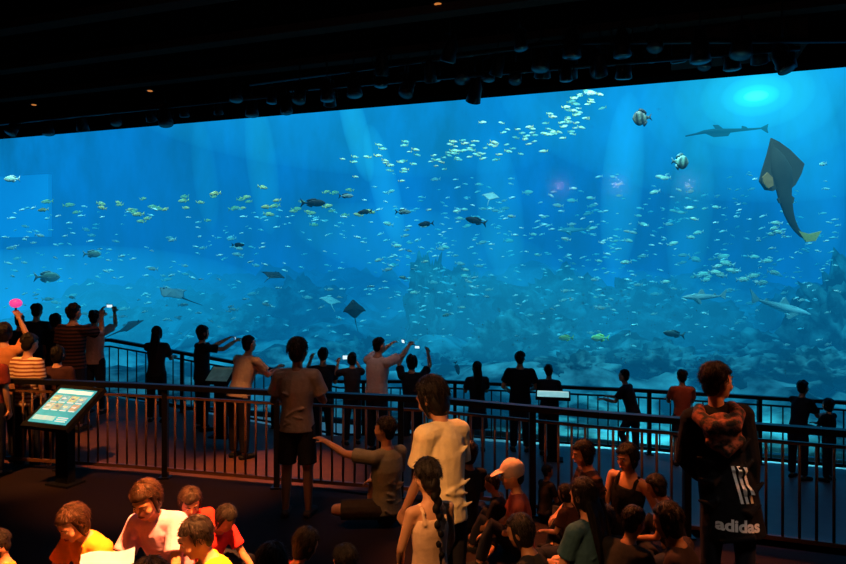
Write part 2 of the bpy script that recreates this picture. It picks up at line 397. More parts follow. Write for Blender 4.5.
pA = person(95, 310, 61, -.1, 'person in a pale pink top with hair in a bun raising a phone', top=(.5, .3, .25), aR=((.1, .6, .2), (-.3, .4, .8)), aL=((.1, .6, .2), (-.3, .4, .8)), hair='bun', hp=-.1)
person(58, 345, 80, .1, 'short dark figure in front of the broad striped person behind the left railing', top=(.05, .02, .02), hair='bob')
person(157, 326, 60, 0, 'person with long dark hair in a grey top beside the sloping back railing', top=(.03, .03, .035), hair='long', aR=RAIL, aL=PHOTO)
pB = person(203, 325, 60, -.9, 'person in a black t-shirt turned right, filming with both arms out', top=(.02, .02, .025), aR=((.2, .85, -.1), (-.2, .9, .45)), aL=((.2, .85, -.1), (-.2, .9, .45)), hair='bob', hy=.1)
person(249, 335, 69, -.6, 'person in a pale grey t-shirt leaning toward the tank left of the boy', top=(.4, .34, .31), pitch=.3, aR=((.15, .6, -.7), (-.2, .9, .3)), aL=RAIL, bw=1.15, hp=-.15)
# boy at the front railing
person(298, 337, 104, -.05, 'boy in a grey t-shirt and dark shorts standing at the front railing', top=(.30, .23, .19), bot=(.02, .02, .025), bstyle='shorts', aR=((.3, .2, -.9), (-.5, .85, .15)), aL=((.3, .2, -.9), (-.5, .85, .15)), vox=.009, hs=1.1, loose=.026, skin=SK2, hy=-.15, shoec=(.05, .04, .04))
# behind the front railing, centre
person(323, 347, 60, .2, 'dark-haired person facing the tank just right of the boy\'s head', top=(.03, .03, .035), aR=RAIL, aL=PHOTO)
pC = person(352, 352, 65, .35, 'person with shoulder-length dark hair holding up a lit phone', top=(.04, .035, .04), hair='bob', aL=PHOTO, aR=PHOTO)
pD = person(379, 337, 68, -.7, 'person in a white t-shirt photographing the tank with arms raised', top=(.75, .58, .52), aR=((.2, .85, .25), (-.2, .8, .5)), aL=((.2, .85, .2), (-.3, .8, .5)), pitch=.05, bw=1.2, hair='short')
pE = person(412, 354, 62, -.2, 'dark figure partly hidden behind the white-shirted photographer', top=(.02, .02, .03), aR=HIGH, aL=HIGH, hair='bob')
# back row along the back railing
person(477, 361, 59, .1, 'person with long hair in a dark skirt at the back railing', top=(.02, .02, .03), hair='long', bstyle='skirt', bot=(.02, .02, .03), aR=RAIL, aL=RAIL)
person(520, 351, 59, -.1, 'broad-shouldered person in a black t-shirt at the middle of the back railing', top=(.01, .01, .015), bw=1.15, aR=((.3, .1, -.9), (-.3, .8, -.3)), aL=((.35, .1, -.9), (-.3, .8, -.3)))
person(549, 364, 59.5, -.3, 'person leaning on the back railing above the small lit panel', top=(.02, .02, .03), pitch=.3, aR=RAIL, aL=RAIL, hair='short', hp=-.2)
person(624, 369, 61.5, .9, 'person with one leg bent leaning on the back railing, turned left', top=(.02, .02, .025), pitch=.3, aR=RAIL, aL=RAIL, lL=((.05, .5, -.9), (.02, -.5, -.85)), hair='short', hp=-.1)
person(682, 369, 63.5, -.1, 'person in a dim red t-shirt at the right of the back railing', top=(.4, .09, .04), aR=RAIL, aL=RAIL, hs=1.06, hair='short', bstyle='shorts')
person(803, 380, 67.5, -1.1, 'person at the far right back railing reaching an arm rightward', top=(.02, .02, .025), pitch=.2, aR=RAIL, aL=((.15, .8, -.35), (-.1, 1, -.2)), hair='short', hs=1.05)
person(828, 398, 68.5, .5, 'short dark figure at the far right beside the person reaching rightward', top=(.02, .02, .025), aR=RAIL, aL=RAIL, hair='bob', hs=1.15)

# foreground
person(432, 376, 158, .75, 'woman in a loose pale t-shirt with bobbed dark hair standing at centre', top=(.85, .7, .42), hair='bob', hs=1.08, bw=.88, roll=.05, pitch=.1, aR=((.12, .1, -1), (-.1, .6, -.8)), aL=((.1, .15, -1), (.0, .5, -.9)), bot=(.02, .02, .03), vox=.009, hp=.5, hy=.1, loose=.03)
person(427, 458, 215, .45, 'girl with a long braid in a pale orange sleeveless top, nearest the centre', top=(.9, .6, .4), style='tank', hair='braid', hs=1.16, bw=.95, skin=(.62, .33, .19), vox=.008, aR=((.15, .1, -1), (-.1, .4, -.9)), aL=((.25, .1, -.95), (-.2, .5, -.8)), hp=.2, bot=(.5, .15, .05), bstyle='shorts')
person(385, 416, 108, .75, 'person seated on the floor pointing an arm left past the boy', top=(.24, .23, .16), lR=KNEES, lL=XLEG, aL=((.45, .8, .05), (.2, .9, .3)), aR=LAP, vox=.009, hair='short', hc=BLK, skin=SK1, hy=.4, bstyle='shorts', bot=(.05, .04, .03), curl=.2)
person(468, 440, 110, .5, 'dark figure seated just behind the woman in the pale t-shirt', top=(.02, .02, .02), lR=XLEG, lL=XLEG, aR=LAP, aL=LAP, vox=.011, hair='bob', roll=.1, skin=SK2)
person(492, 474, 118, 1.3, 'dark figure seated between the woman in pale and the child in the cap', top=(.015, .015, .02), lR=KNEES, lL=KNEES, aR=KNEEH, aL=KNEEH, vox=.011, hair='short', pitch=.25, hp=.2, skin=SK2)
person(512, 460, 124, 1.5, 'child in a pale cap sitting among the dark seated group', top=(.2, .05, .04), lR=XLEG, lL=KNEES, aR=KNEEH, aL=LAP, vox=.009, hair='cap', hs=1.2, face=True, skin=SK1, hp=.2, pitch=.1)
person(548, 464, 106, -1.2, 'dark figure seated with back turned left of the woman in the patterned top', top=(.02, .015, .015), lR=KNEES, lL=XLEG, aR=LAP, aL=LAP, vox=.011, hair='short', pitch=.15, roll=-.1, skin=SK2)
person(565, 484, 122, .9, 'dark figure wedged between the two women at the middle of the seated group', top=(.03, .012, .01), lR=KNEES, lL=XLEG, aR=KNEEH, aL=LAP, vox=.011, hair='bob', pitch=.2, roll=.15, hp=.2, skin=SK2)
person(583, 440, 116, 1.7, 'woman with black bobbed hair seated, turned left, in a dark patterned top', top=(.07, .03, .025), kind='stripe', c2=(.015, .01, .01), tsc=5, lR=XLEG, lL=KNEES, aR=KNEEH, aL=LAP, vox=.009, hair='bob', face=True, skin=SK1, hp=.25, style='tee', pitch=.12)
person(627, 443, 117, 2.4, 'person in a black sleeveless top seated facing away from the tank', top=(.012, .012, .014), style='tank', lR=XLEG, lL=XLEG, aR=LAP, aL=PROP, vox=.009, hair='bob', face=True, skin=SK1, hp=.25, hy=-.3, roll=-.12)
person(656, 474, 125, 1.2, 'dark figure seated between the black sleeveless top and the long jacket', top=(.02, .015, .015), lR=KNEES, lL=XLEG, aR=KNEEH, aL=LAP, vox=.011, hair='bob', hp=.4, skin=SK2, pitch=.3)
person(583, 478, 142, .7, 'seated person with long black hair in a dusty blue top', top=(.03, .08, .12), lR=XLEG, lL=XLEG, aR=LAP, aL=LAP, vox=.009, hair='long', hp=.3, roll=.08, skin=SK1)
person(606, 505, 140, -.4, 'dark figure seated low between the dusty blue top and the crouched one', top=(.015, .015, .018), lR=KNEES, lL=KNEES, aR=KNEEH, aL=KNEEH, vox=.011, hair='bob', pitch=.3, roll=-.12, hp=.3, skin=SK2)
person(634, 506, 150, -.9, 'dark crouched figure seated low right of the dusty blue top', top=(.02, .02, .02), lR=KNEES, lL=XLEG, aR=KNEEH, aL=LAP, vox=.011, hair='short', pitch=.35, hp=.3, skin=SK2)
person(520, 514, 158, 1.1, 'dark figure sitting low in front of the child in the cap', top=(.02, .02, .02), lR=KNEES, lL=XLEG, aR=KNEEH, aL=LAP, vox=.011, hair='bob', pitch=.35, roll=.1, hp=.3, skin=SK2)
JW = 150
pJ = person(717, 362, JW, -.25, 'person in a long black sports jacket with white stripes standing at right', top=(.009, .009, .011), style='jacket', loose=.033, hem=-.31, roll=-.14, aR=((.16, -.05, -1), (.06, .25, -1)), aL=((.14, .15, -.95), (-.5, .6, -.6)), vox=.009, hair='short', hs=1.02, hy=-1.0, bw=.9, skin=SK1, curl=.8, hood=(.012, .006, .006), face=True)
person(668, 502, 158, 1.0, 'dark figure seated at the feet of the person in the jacket', top=(.03, .02, .02), style='tee', lR=XLEG, lL=KNEES, aR=LAP, aL=KNEEH, vox=.011, hair='bob', hp=.3, pitch=.2, skin=SK2)
person(272, 542, 222, .2, 'dark-haired child whose head just shows at the bottom edge beside the red top', top=(.05, .03, .03), lR=XLEG, lL=XLEG, aR=LAP, aL=LAP, vox=.011, hair='short', hs=1.15)
person(306, 528, 190, -.8, 'child in a red top seated at the bottom left of centre', top=(.6, .06, .02), lR=XLEG, lL=XLEG, aR=LAP, aL=LAP, vox=.009, hair='bob', hs=1.1, hp=.5, pitch=.25)
person(345, 545, 200, .9, 'child in dark red with bare arms at the bottom edge left of the braid', top=(.25, .03, .02), lR=XLEG, lL=XLEG, aR=LAP, aL=LAP, vox=.009, hair='short', hs=1.1, hp=.4, pitch=.25)
# children round the low table
person(73, 504, 184, PI-.45, 'child in an orange-yellow t-shirt bent over paper at the table', top=(.95, .42, .04), lR=XLEG, lL=XLEG, aR=WRITE, aL=WRITE, vox=.008, hair='bob', hc=BRN, hs=1.06, hp=.55, pitch=.45, roll=-.14, face=True, skin=SK3, bw=.95, loose=.022)
person(146, 480, 178, PI-.15, 'girl in a pink t-shirt with brown hair, tallest at the table', top=(.8, .5, .95), lR=XLEG, lL=XLEG, aR=WRITE, aL=WRITE, vox=.008, hair='bob', hc=BRN, hs=1.02, hp=.5, pitch=.4, roll=.1, face=True, skin=(.55, .28, .16), bw=.92, loose=.026)
person(190, 487, 166, PI+.5, 'child in a red top leaning in behind the boy in yellow', top=(.85, .04, .03), lR=XLEG, lL=XLEG, aR=WRITE, aL=WRITE, vox=.008, hair='bob', hc=DBR, hs=1.02, hp=.5, pitch=.4, face=True, skin=SK1, roll=.2, bw=.92)
person(196, 517, 200, PI-1.1, 'boy in a bright yellow t-shirt with short black hair at the table', top=(1, .6, .04), lR=XLEG, lL=XLEG, aR=WRITE, aL=WRITE, vox=.008, hair='crop', hc=BLK, hs=1.08, hp=.4, pitch=.35, face=True, skin=SK3, roll=.1, loose=.022)
person(226, 505, 168, PI+1.0, 'child in a crimson top at the right end of the table group', top=(.75, .04, .05), lR=XLEG, lL=XLEG, aR=WRITE, aL=WRITE, vox=.0085, hair='bob', hc=BLK, hs=1.02, hp=.6, pitch=.5, skin=SK1)
person(-4, 530, 190, PI-.8, 'child in orange cut off by the left edge of the frame', top=(.8, .25, .05), lR=XLEG, lL=XLEG, aR=WRITE, aL=WRITE, vox=.01, hair='short', hs=1.12, hp=.4)
person(150, 557, 246, .1, 'child whose black hair only just shows below the sheet of paper', top=(.4, .1, .05), lR=XLEG, lL=XLEG, aR=LAP, aL=LAP, vox=.011, hair='short', hs=1.15)

white_print = M('white_print', (.9, .9, .9), .7, 0, .05)
JACK = [o for o in pJ['root'].children if o.name.startswith('jacket')][0]

# ------------------------------------------------------------------ held things
screen_on = M('phone_screen', (.55, .75, 1), .4, 0, .2, 30, 1.4)
def phone(p, label, sc=1.0, rz=0, tilt=.2):
    r = empty('phone', p, rz); tag(r, label, 'phone')
    a = MB(); a.box((0, 0, 0), (.075*sc, .006, .04*sc)); a.build('phone_body', matte_black, r, smooth=False)
    a = MB(); a.box((0, -.0068, 0), (.067*sc, .001, .034*sc)); a.build('phone_screen', screen_on, r, smooth=False)
    r.rotation_euler = (tilt, 0, rz)
phone((pA['hand'][1]+pA['hand'][-1])/2+Vec((0, .02, .03)), 'phone raised by the person with the bun', .7)
phone((pB['hand'][1]+pB['hand'][-1])/2, 'phone held out by the person in the black t-shirt', .7, -1.2)
phone((pC['hand'][1]+pC['hand'][-1])/2+Vec((0, 0, .02)), 'brightly lit phone held up behind the railing right of the boy', .9, .2)
phone((pD['hand'][1]+pD['hand'][-1])/2+Vec((0, 0, .02)), 'phone raised by the photographer in white', .7, -1.1)
phone((pE['hand'][1]+pE['hand'][-1])/2+Vec((0, 0, .02)), 'phone held overhead by the dark figure behind the photographer', .6, -.4)
r = empty('light_wand', pink_hand); tag(r, 'glowing pink ball on a stick held up at the far left edge', 'toy')
a = MB(); a.tube([(0, 0, -.08), (0, 0, .06)], [.012, .012]); a.build('stick', matte_black, r)
a = MB(); a.ell((0, 0, .12), .075, .075, .06); a.build('ball', M('pink_glow', (1, .07, .4), .4, 0, .1, 20, .75), r)

# ------------------------------------------------------------------ low table, paper
wood = M('table_top', (.25, .14, .08), .6, 0, .3, 8)
t = empty('low_table', (-1.6, 3.1, .45)); tag(t, 'low wooden activity table between the children at bottom left', 'table')
a = MB(); a.box((0, 0, .44), (.36, .18, .02)); a.build('tabletop', wood, t, smooth=False)
for sx in (-1, 1):
    for sy in (-1, 1):
        a = MB(); a.box((.32*sx, .14*sy, .21), (.02, .02, .21)); a.build('leg', black_metal, t, smooth=False)
paper = M('paper', (.22, .42, .8), .9, 0, .05)
def sheet(loc, rz, tilt, w, h, label):
    a = MB(); n = 6; vs = []
    Mx = Matrix.Rotation(rz, 3, 'Z')@Matrix.Rotation(tilt, 3, 'X')
    for i in range(n+1):
        for j in range(2):
            x = -w+2*w*i/n; vs.append(Mx@Vec((x, (-h, h)[j], .012*math.sin(i*1.1))))
    a.add(vs, [[2*i, 2*i+2, 2*i+3, 2*i+1] for i in range(n)])
    tag(a.build('paper_sheet', paper, loc=loc), label, 'paper')
sheet((-1.51, 3.17, .965), .35, .42, .12, .09, 'white sheet of paper propped on the low table before the girl in pink')

# ------------------------------------------------------------------ room
carpet = M('carpet', (.016, .009, .008), .8, 0, .4, 40, 0, .3, bs=120)
carpet2 = M('walkway_floor', (.08, .07, .07), .5, 0, .3, 6)
landing = M('landing_floor', (.11, .045, .025), .6, 0, .3, 6)
lower_m = M('lower_floor', (.25, .26, .26), .5, 0, .15, 3)
def struct(mb, name, m): return tag(mb.build(name, m, smooth=False), kind='structure')
xs = [-12]+[x for x, _ in FRT]+[9]
a = MB(); a.prism([(-12, STEP_Y), (9, STEP_Y)]+[(x, FR(x)+.12) for x in reversed(xs)], 0, -2.2); struct(a, 'floor', carpet)
a = MB(); a.prism([(-12, 1.7), (12, 1.7), (12, STEP_Y), (-12, STEP_Y)], .45, -2.2); struct(a, 'floor_step', carpet)
a = MB(); a.prism([(-20, -4), (16, -4), (16, 1.7), (-20, 1.7)], .8, -2.2); struct(a, 'floor_upper', carpet)
def strip(name, xlist, y0, y1, zf, m):
    a = MB()
    for i in range(len(xlist)-1):
        x0, x1 = xlist[i], xlist[i+1]
        a.prism([(x0, y0(x0)), (x1, y0(x1)), (x1, y1(x1)), (x0, y1(x0))], [zf(x0), zf(x1), zf(x1), zf(x0)], -2.2)
    struct(a, name, m)
f0 = lambda x: FR(x)+.12
strip('floor_landing', [-12, -5.6, -5.05, -3.35, -3.2, -1.65, .07, .6], f0, lambda x: 10.7, lambda x: clampi(LAND, x), landing)
strip('floor_walkway_left', [-12, -7.6, -5.6, -2.6, -1.5, .3, .6], lambda x: 10.7, lambda x: BR(x)+.45, lambda x: clampi(WALK, x), landing)
strip('floor_walkway', [.6, 1.63, 3.46, 3.6, 6.6, 9], f0, lambda x: BR(x)+.45, lambda x: -.75, carpet2)
a = MB(); a.prism([(-20, 9), (16, 4), (16, glassY(16)), (-20, glassY(-20))], -1.75, -2.3); struct(a, 'floor_lower', lower_m)
black_ceiling = M('ceiling_black', (.0022, .0012, .001), .95, 0, .5, 2)
a = MB(); a.prism([(-20.4, -4.3), (16.4, -4.3), (16.4, glassY(16.4)+.3), (-20.4, glassY(-20.4)+.3)], 7.5, 7.2); struct(a, 'ceiling', black_ceiling)
dark_wall = M('dark_wall', (.008, .006, .006), .85, 0, .4, 3)
a = MB(); a.prism([(-20.4, -4.3), (16.4, -4.3), (16.4, -4), (-20.4, -4)], 7.5, -2.3); struct(a, 'wall_back', dark_wall)
a = MB(); a.prism([(-20.4, -4), (-20, -4), (-20, glassY(-20)), (-20.4, glassY(-20.4))], 7.5, -2.3); struct(a, 'wall_left', dark_wall)
a = MB(); a.prism([(16, -4), (16.4, -4), (16.4, glassY(16.4)), (16, glassY(16))], 7.5, -2.3); struct(a, 'wall_right', dark_wall)
# tank frame
U = Vec((.9440, -.3300, 0)); Nn = Vec((.3300, .9440, 0)); TO = Vec((-2.5, glassY(-2.5), 0))
def tk(x, y, z): return TO+U*x+Nn*y+Vec((0, 0, z))
TM = Matrix((U, Nn, Vec((0, 0, 1)))).transposed()
a = MB(); a.box(tk(-1, -.15, 6.95), (22, .3, .4), TM); struct(a, 'wall_header', black_ceiling)
a = MB(); a.box(tk(-1, 0, -2.05), (22, .25, .32), TM); struct(a, 'wall_sill', dark_wall)
# acrylic
m, nt, N, L = base_mat('acrylic'); out = N['Material Output']; N.remove(N['Principled BSDF'])
tr = N.new('ShaderNodeBsdfTransparent'); gl = N.new('ShaderNodeBsdfGlossy'); gl.inputs['Roughness'].default_value = .09
mx = N.new('ShaderNodeMixShader'); mx.inputs[0].default_value = .02
L.new(tr.outputs[0], mx.inputs[1]); L.new(gl.outputs[0], mx.inputs[2]); L.new(mx.outputs[0], out.inputs['Surface'])
a = MB(); a.add([tk(-21, 0, -1.8), tk(20, 0, -1.8), tk(20, 0, 6.6), tk(-21, 0, 6.6)], [[0, 1, 2, 3]]); struct(a, 'window_1', m)
# tank backdrop: glow of open water painted as an emission gradient
m, nt, N, L = base_mat('tank_glow_backdrop'); out = N['Material Output']; N.remove(N['Principled BSDF'])
geo = N.new('ShaderNodeNewGeometry'); sx = N.new('ShaderNodeSeparateXYZ'); L.new(geo.outputs['Position'], sx.inputs[0])
mr = N.new('ShaderNodeMapRange'); mr.inputs[1].default_value = -2; mr.inputs[2].default_value = 14; L.new(sx.outputs['Z'], mr.inputs[0])
no = N.new('ShaderNodeTexNoise'); no.inputs['Scale'].default_value = .24; no.inputs['Detail'].default_value = 5; no.inputs['Roughness'].default_value = .6
mp = N.new('ShaderNodeMapping'); mp.inputs['Scale'].default_value = (1, 1, .45); L.new(geo.outputs['Position'], mp.inputs[0]); L.new(mp.outputs[0], no.inputs['Vector'])
cr = N.new('ShaderNodeValToRGB'); e = cr.color_ramp.elements
e[0].color = (.003, .30, .66, 1); e[1].color = (.004, .50, .98, 1)
q = cr.color_ramp.elements.new(.38); q.color = (.001, .18, .54, 1)
L.new(mr.outputs[0], cr.inputs['Fac'])
mr2 = N.new('ShaderNodeMapRange'); mr2.inputs[1].default_value = .34; mr2.inputs[2].default_value = .66; mr2.inputs[3].default_value = 0; mr2.inputs[4].default_value = 2.8
L.new(no.outputs['Fac'], mr2.inputs[0])
em = N.new('ShaderNodeEmission'); L.new(cr.outputs['Color'], em.inputs['Color']); L.new(mr2.outputs[0], em.inputs['Strength']); L.new(em.outputs[0], out.inputs['Surface'])
back_m = m
a = MB(); a.box(tk(-2, 24.2, 8), (26, .2, 10.5), TM); struct(a, 'wall_tank_back', back_m)
a = MB(); a.box(tk(-27.8, 12, 8), (.2, 12, 10.5), TM); struct(a, 'wall_tank_left', back_m)
a = MB(); a.box(tk(23.8, 12, 8), (.2, 12, 10.5), TM); struct(a, 'wall_tank_right', back_m)
sand = M('sand', (.015, .035, .035), .95, 0, .4, .8, 0, .3, c2=(.36, .46, .43), bs=6)
a = MB(); nx, ny = 130, 70; vs = []
for j in range(ny+1):
    for i in range(nx+1):
        x = -27+50*i/nx; y = .3+23.8*j/ny; q = Vec((x*.3, y*.3, 1))
        z = -1.75+.09*y+.002*y*y+(.6+.05*y)*(noise.noise(q)+.5*noise.noise(q*2.7)+.2*noise.noise(q*6))*min(1, y/3)
        vs.append(tk(x, y, z))
a.add(vs, [[j*(nx+1)+i, j*(nx+1)+i+1, (j+1)*(nx+1)+i+1, (j+1)*(nx+1)+i] for j in range(ny) for i in range(nx)])
tag(a.build('floor_tank', sand), kind='structure')
# water volume; emission stands in for light scattered in it
def volmat(name, dens, acol, ecol, estr):
    m, nt, N, L = base_mat(name); out = N['Material Output']; N.remove(N['Principled BSDF'])
    em = N.new('ShaderNodeEmission'); em.inputs['Color'].default_value = (*ecol, 1); em.inputs['Strength'].default_value = estr
    if dens:
        ab = N.new('ShaderNodeVolumeAbsorption'); ab.inputs['Color'].default_value = (*acol, 1); ab.inputs['Density'].default_value = dens
        ad = N.new('ShaderNodeAddShader'); L.new(ab.outputs[0], ad.inputs[0]); L.new(em.outputs[0], ad.inputs[1]); L.new(ad.outputs[0], out.inputs['Volume'])
    else: L.new(em.outputs[0], out.inputs['Volume'])
    return m
wm = volmat('water', .235, (0, .575, .66), (.008, .455, 1), .0375)
a = MB(); a.box(tk(-2, 12.06, 8), (25.6, 12.0, 10.3), TM)
tag(a.build('water', wm, smooth=False), 'blue water filling the tank behind the window', 'water', kind='stuff')
# added glowing pane for the pale rectangle of light at left in the tank
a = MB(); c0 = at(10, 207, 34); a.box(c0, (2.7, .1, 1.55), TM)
tag(a.build('glow_pane', M('pane_glow', (.02, .42, .9), .5, 0, .35, .35, .75), smooth=False), kind='structure')
# light shafts, soft glows and lamp halos, imitated by emissive ellipsoids
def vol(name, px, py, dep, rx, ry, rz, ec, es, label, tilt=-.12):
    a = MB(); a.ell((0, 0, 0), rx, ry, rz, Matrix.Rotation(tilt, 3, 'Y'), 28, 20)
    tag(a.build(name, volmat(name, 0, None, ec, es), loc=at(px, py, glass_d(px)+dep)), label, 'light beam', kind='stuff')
CY = (.05, .80, 1)
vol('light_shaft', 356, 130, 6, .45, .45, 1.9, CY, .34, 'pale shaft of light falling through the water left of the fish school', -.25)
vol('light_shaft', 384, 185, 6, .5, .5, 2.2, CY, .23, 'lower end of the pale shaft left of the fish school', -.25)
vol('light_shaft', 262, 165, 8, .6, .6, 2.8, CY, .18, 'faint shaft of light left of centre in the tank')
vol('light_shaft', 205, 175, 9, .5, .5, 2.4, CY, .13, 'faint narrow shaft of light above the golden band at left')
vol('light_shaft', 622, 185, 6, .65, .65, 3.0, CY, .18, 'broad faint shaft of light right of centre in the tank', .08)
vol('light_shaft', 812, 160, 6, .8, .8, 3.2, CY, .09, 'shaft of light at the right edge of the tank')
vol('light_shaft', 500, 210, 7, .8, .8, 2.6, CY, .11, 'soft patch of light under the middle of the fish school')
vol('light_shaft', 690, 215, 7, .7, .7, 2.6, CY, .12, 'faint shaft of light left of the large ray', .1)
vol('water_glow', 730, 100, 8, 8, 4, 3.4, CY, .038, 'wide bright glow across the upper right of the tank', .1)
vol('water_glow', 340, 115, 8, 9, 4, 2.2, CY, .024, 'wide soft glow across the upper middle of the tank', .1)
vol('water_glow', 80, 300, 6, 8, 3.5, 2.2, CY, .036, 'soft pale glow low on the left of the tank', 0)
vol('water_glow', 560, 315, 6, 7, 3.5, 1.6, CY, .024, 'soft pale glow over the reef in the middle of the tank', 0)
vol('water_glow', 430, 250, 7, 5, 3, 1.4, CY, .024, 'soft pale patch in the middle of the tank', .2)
P = at(756, 96, glass_d(756)+6)
g = empty('pool_lamp', P); tag(g, 'bright cyan lamp glow near the top right of the tank', 'light')
for nm, rx, rz, es in (('glow', .35, .15, 1.6), ('halo', .65, .32, .45), ('outer_halo', 1.0, .6, .18), ('wide_halo', 1.6, 1.0, .09), ('faint_halo', 2.4, 1.6, .045), ('widest_halo', 3.4, 2.2, .022)):
    a = MB(); a.ell((0, 0, 0), rx, rx, rz, None, 28, 16); a.build(nm, volmat(nm, 0, None, (.22 if nm == 'glow' else .06, .9, .85), es), g)

# ------------------------------------------------------------------ reef
rockm = M('reef_rock', (.012, .028, .028), .95, 0, .4, 1.5, 0, .6, c2=(.26, .34, .31), bs=5)
def rock(px, py, dep, rx, ry, rz, seed, label):
    d = glass_d(px)+dep; P = at(px, py, d)
    bm = bmesh.new(); bmesh.ops.create_icosphere(bm, subdivisions=5, radius=1)
    for v in bm.verts:
        n_ = v.co.normalized(); q = n_*1.6+Vec((seed*7.1, seed*3.3, seed))
        k = 1+.55*noise.noise(q)+.35*noise.noise(q*2.3)+.28*noise.noise(q*5)+.18*noise.noise(q*11)
        v.co = Vec((n_.x*rx*k, n_.y*ry*k, n_.z*rz*k))
    me = bpy.data.meshes.new('reef_rock'); bm.to_mesh(me); bm.free(); me.materials.append(rockm)
    for p_ in me.polygons: p_.use_smooth = True
    o = bpy.data.objects.new('reef_rock', me); col.objects.link(o); o.location = P
    tag(o, label, 'rock')
for i, (px, py, dep, rx, ry, rz, lab) in enumerate((
    (852, 340, 7, 1.5, 1.5, 2.1, 'dark craggy reef rock at the right edge of the tank'),
    (610, 362, 7, 1.7, 1.1, .7, 'broad reef rock right of the middle of the tank bed'),
    (428, 330, 10, .9, .9, 2.3, 'tall dim reef column in the middle of the tank'),
    (512, 348, 8, 1.4, 1.0, 1.1, 'rounded reef mound left of the broad rock'),
    (765, 358, 7, 1.6, 1.1, .7, 'low reef shelf beneath the pale sharks'),
    (370, 362, 8, 1.4, 1.0, .8, 'low reef mound behind the photographer in white'),
    (690, 338, 10, 2.0, 1.2, 1.0, 'dim far reef ridge behind the dark grouper'),
    (250, 340, 11, 2.0, 1.2, 1.2, 'dim reef mound left of the boy'),
    (560, 322, 11, 2.0, 1.4, 1.8, 'tall hazy reef peak at the back of the tank'),
    (300, 315, 14, 2.0, 1.4, 1.6, 'hazy far reef peak above the boy'),
    (120, 335, 12, 2.0, 1.3, 1.2, 'hazy reef mound low on the left'),
    (470, 312, 12, 1.6, 1.2, 1.6, 'hazy reef pinnacle between the column and the tall peak'),
    (640, 315, 12, 2.0, 1.4, 1.3, 'far reef hump under the small hazy shark'),
    (800, 330, 11, 2.0, 1.4, 1.2, 'far reef hump behind the right-hand shark'),
    (190, 318, 15, 1.8, 1.3, 1.2, 'far reef hump at lower left'),
    (575, 372, 5, 1.0, .8, .5, 'small near boulder on the sand above the back railing'),
    (725, 374, 5, 1.1, .8, .5, 'small flat near boulder on the sand at right'),
    (450, 370, 7, 1.0, .8, .5, 'small boulder on the sand left of the long-haired person in a skirt'),
    (660, 366, 6, 1.2, .8, .6, 'small boulder on the sand below the dark grouper'),
    (545, 342, 8, 1.2, .9, .9, 'knobbly reef lump between the mound and the broad rock'),
    (812, 372, 5, 1.3, .8, .6, 'dark near boulder on the sand left of the craggy rock'))):
    rock(px, py, dep, rx, ry, rz, i+1, lab)

# ------------------------------------------------------------------ fish
def fish_geo(hh, ww, seg=12):
    b = MB(); ts = [0, .06, .16, .3, .45, .6, .75, .88, 1]; pr = [.06, .42, .75, .97, 1, .84, .52, .24, .17]
    b.tube([(.5-.86*t, 0, 0) for t in ts], [(ww*max(p_, .2), hh*p_) for p_ in pr], (0, 1, 0), seg)
    tail = [(-.33, .03), (-.42, .1), (-.52, .2), (-.47, .06), (-.44, 0), (-.47, -.06), (-.52, -.2), (-.42, -.1), (-.33, -.03)]
    dors = [(.2, hh*.85), (.1, hh*1.28), (-.05, hh*1.22), (-.2, hh*.95), (-.28, hh*.6), (-.22, hh*.35), (0, hh*.8)]
    anal = [(.0, -hh*.8), (-.06, -hh*1.2), (-.18, -hh*.95), (-.28, -hh*.55), (-.22, -hh*.35)]
    pect = [(.2, 0), (.08, -.07), (.02, -.11), (.08, -.01)]
    return b, tail, dors, anal, pect
def school_mesh(name, hh, ww, mb_, mf):
    b, tail, dors, anal, pect = fish_geo(hh, ww)
    for pl in (tail, dors, anal): b.plate(pl, .008, m=1)
    for sg in (-1, 1): b.plate(pect, .005, Matrix.Rotation(.35*sg, 3, 'Z'), (0, sg*ww*.95, 0), m=1)
    for sg in (-1, 1): b.ell((.4, sg*ww*.55, hh*.15), .022, m=2, n=8, k=6)
    return b.build(name, [mb_, mf, eye_d])
silver = M('fish_silver', (.42, .66, .48), .4, 0, .1, 10, 0, 0, 'belly', (.78, .86, .72))
yell = M('fish_yellow_fin', (.65, .55, .1), .5)
yellb = M('fish_gold', (.45, .4, .12), .4, 0, .1, 10, 0, 0, 'belly', (.65, .62, .38))
palef = M('fish_pale_fin', (.45, .56, .52), .5)
darkb = M('fish_dark', (.008, .012, .015), .7, 0, .3, 10); darkf = M('fish_dark_fin', (.008, .01, .012), .7)
dimb = M('fish_dim', (.28, .38, .33), .6, 0, .2, 10, 0, 0, 'belly', (.58, .66, .62))
proto = {}
def school_fish(kind, px, py, dep, lpx, nose, label, group, pitch=None, yawr=.45):
    d = glass_d(px)+dep; Ln = lpx*d/F
    if kind not in proto:
        spec = {'silver': (.135, .05, silver, yell), 'gold': (.16, .06, yellb, yell), 'dim': (.14, .055, dimb, palef), 'trevally': (.16, .06, silver, palef)}[kind]
        proto[kind] = school_mesh('fish', *spec); o = proto[kind]
    else: o = proto[kind].copy(); col.objects.link(o)
    o.location = at(px, py, d); o.scale = (Ln,)*3
    yaw = (0 if nose > 0 else PI)+R.uniform(-yawr, yawr)
    o.rotation_euler = (0, R.uniform(-.25, .25) if pitch is None else pitch, yaw)
    tag(o, label, 'fish', group)
path = [(345, 168), (400, 160), (430, 155), (455, 148), (480, 146), (505, 143), (530, 139), (550, 132), (563, 121), (573, 110), (585, 100), (595, 92)]
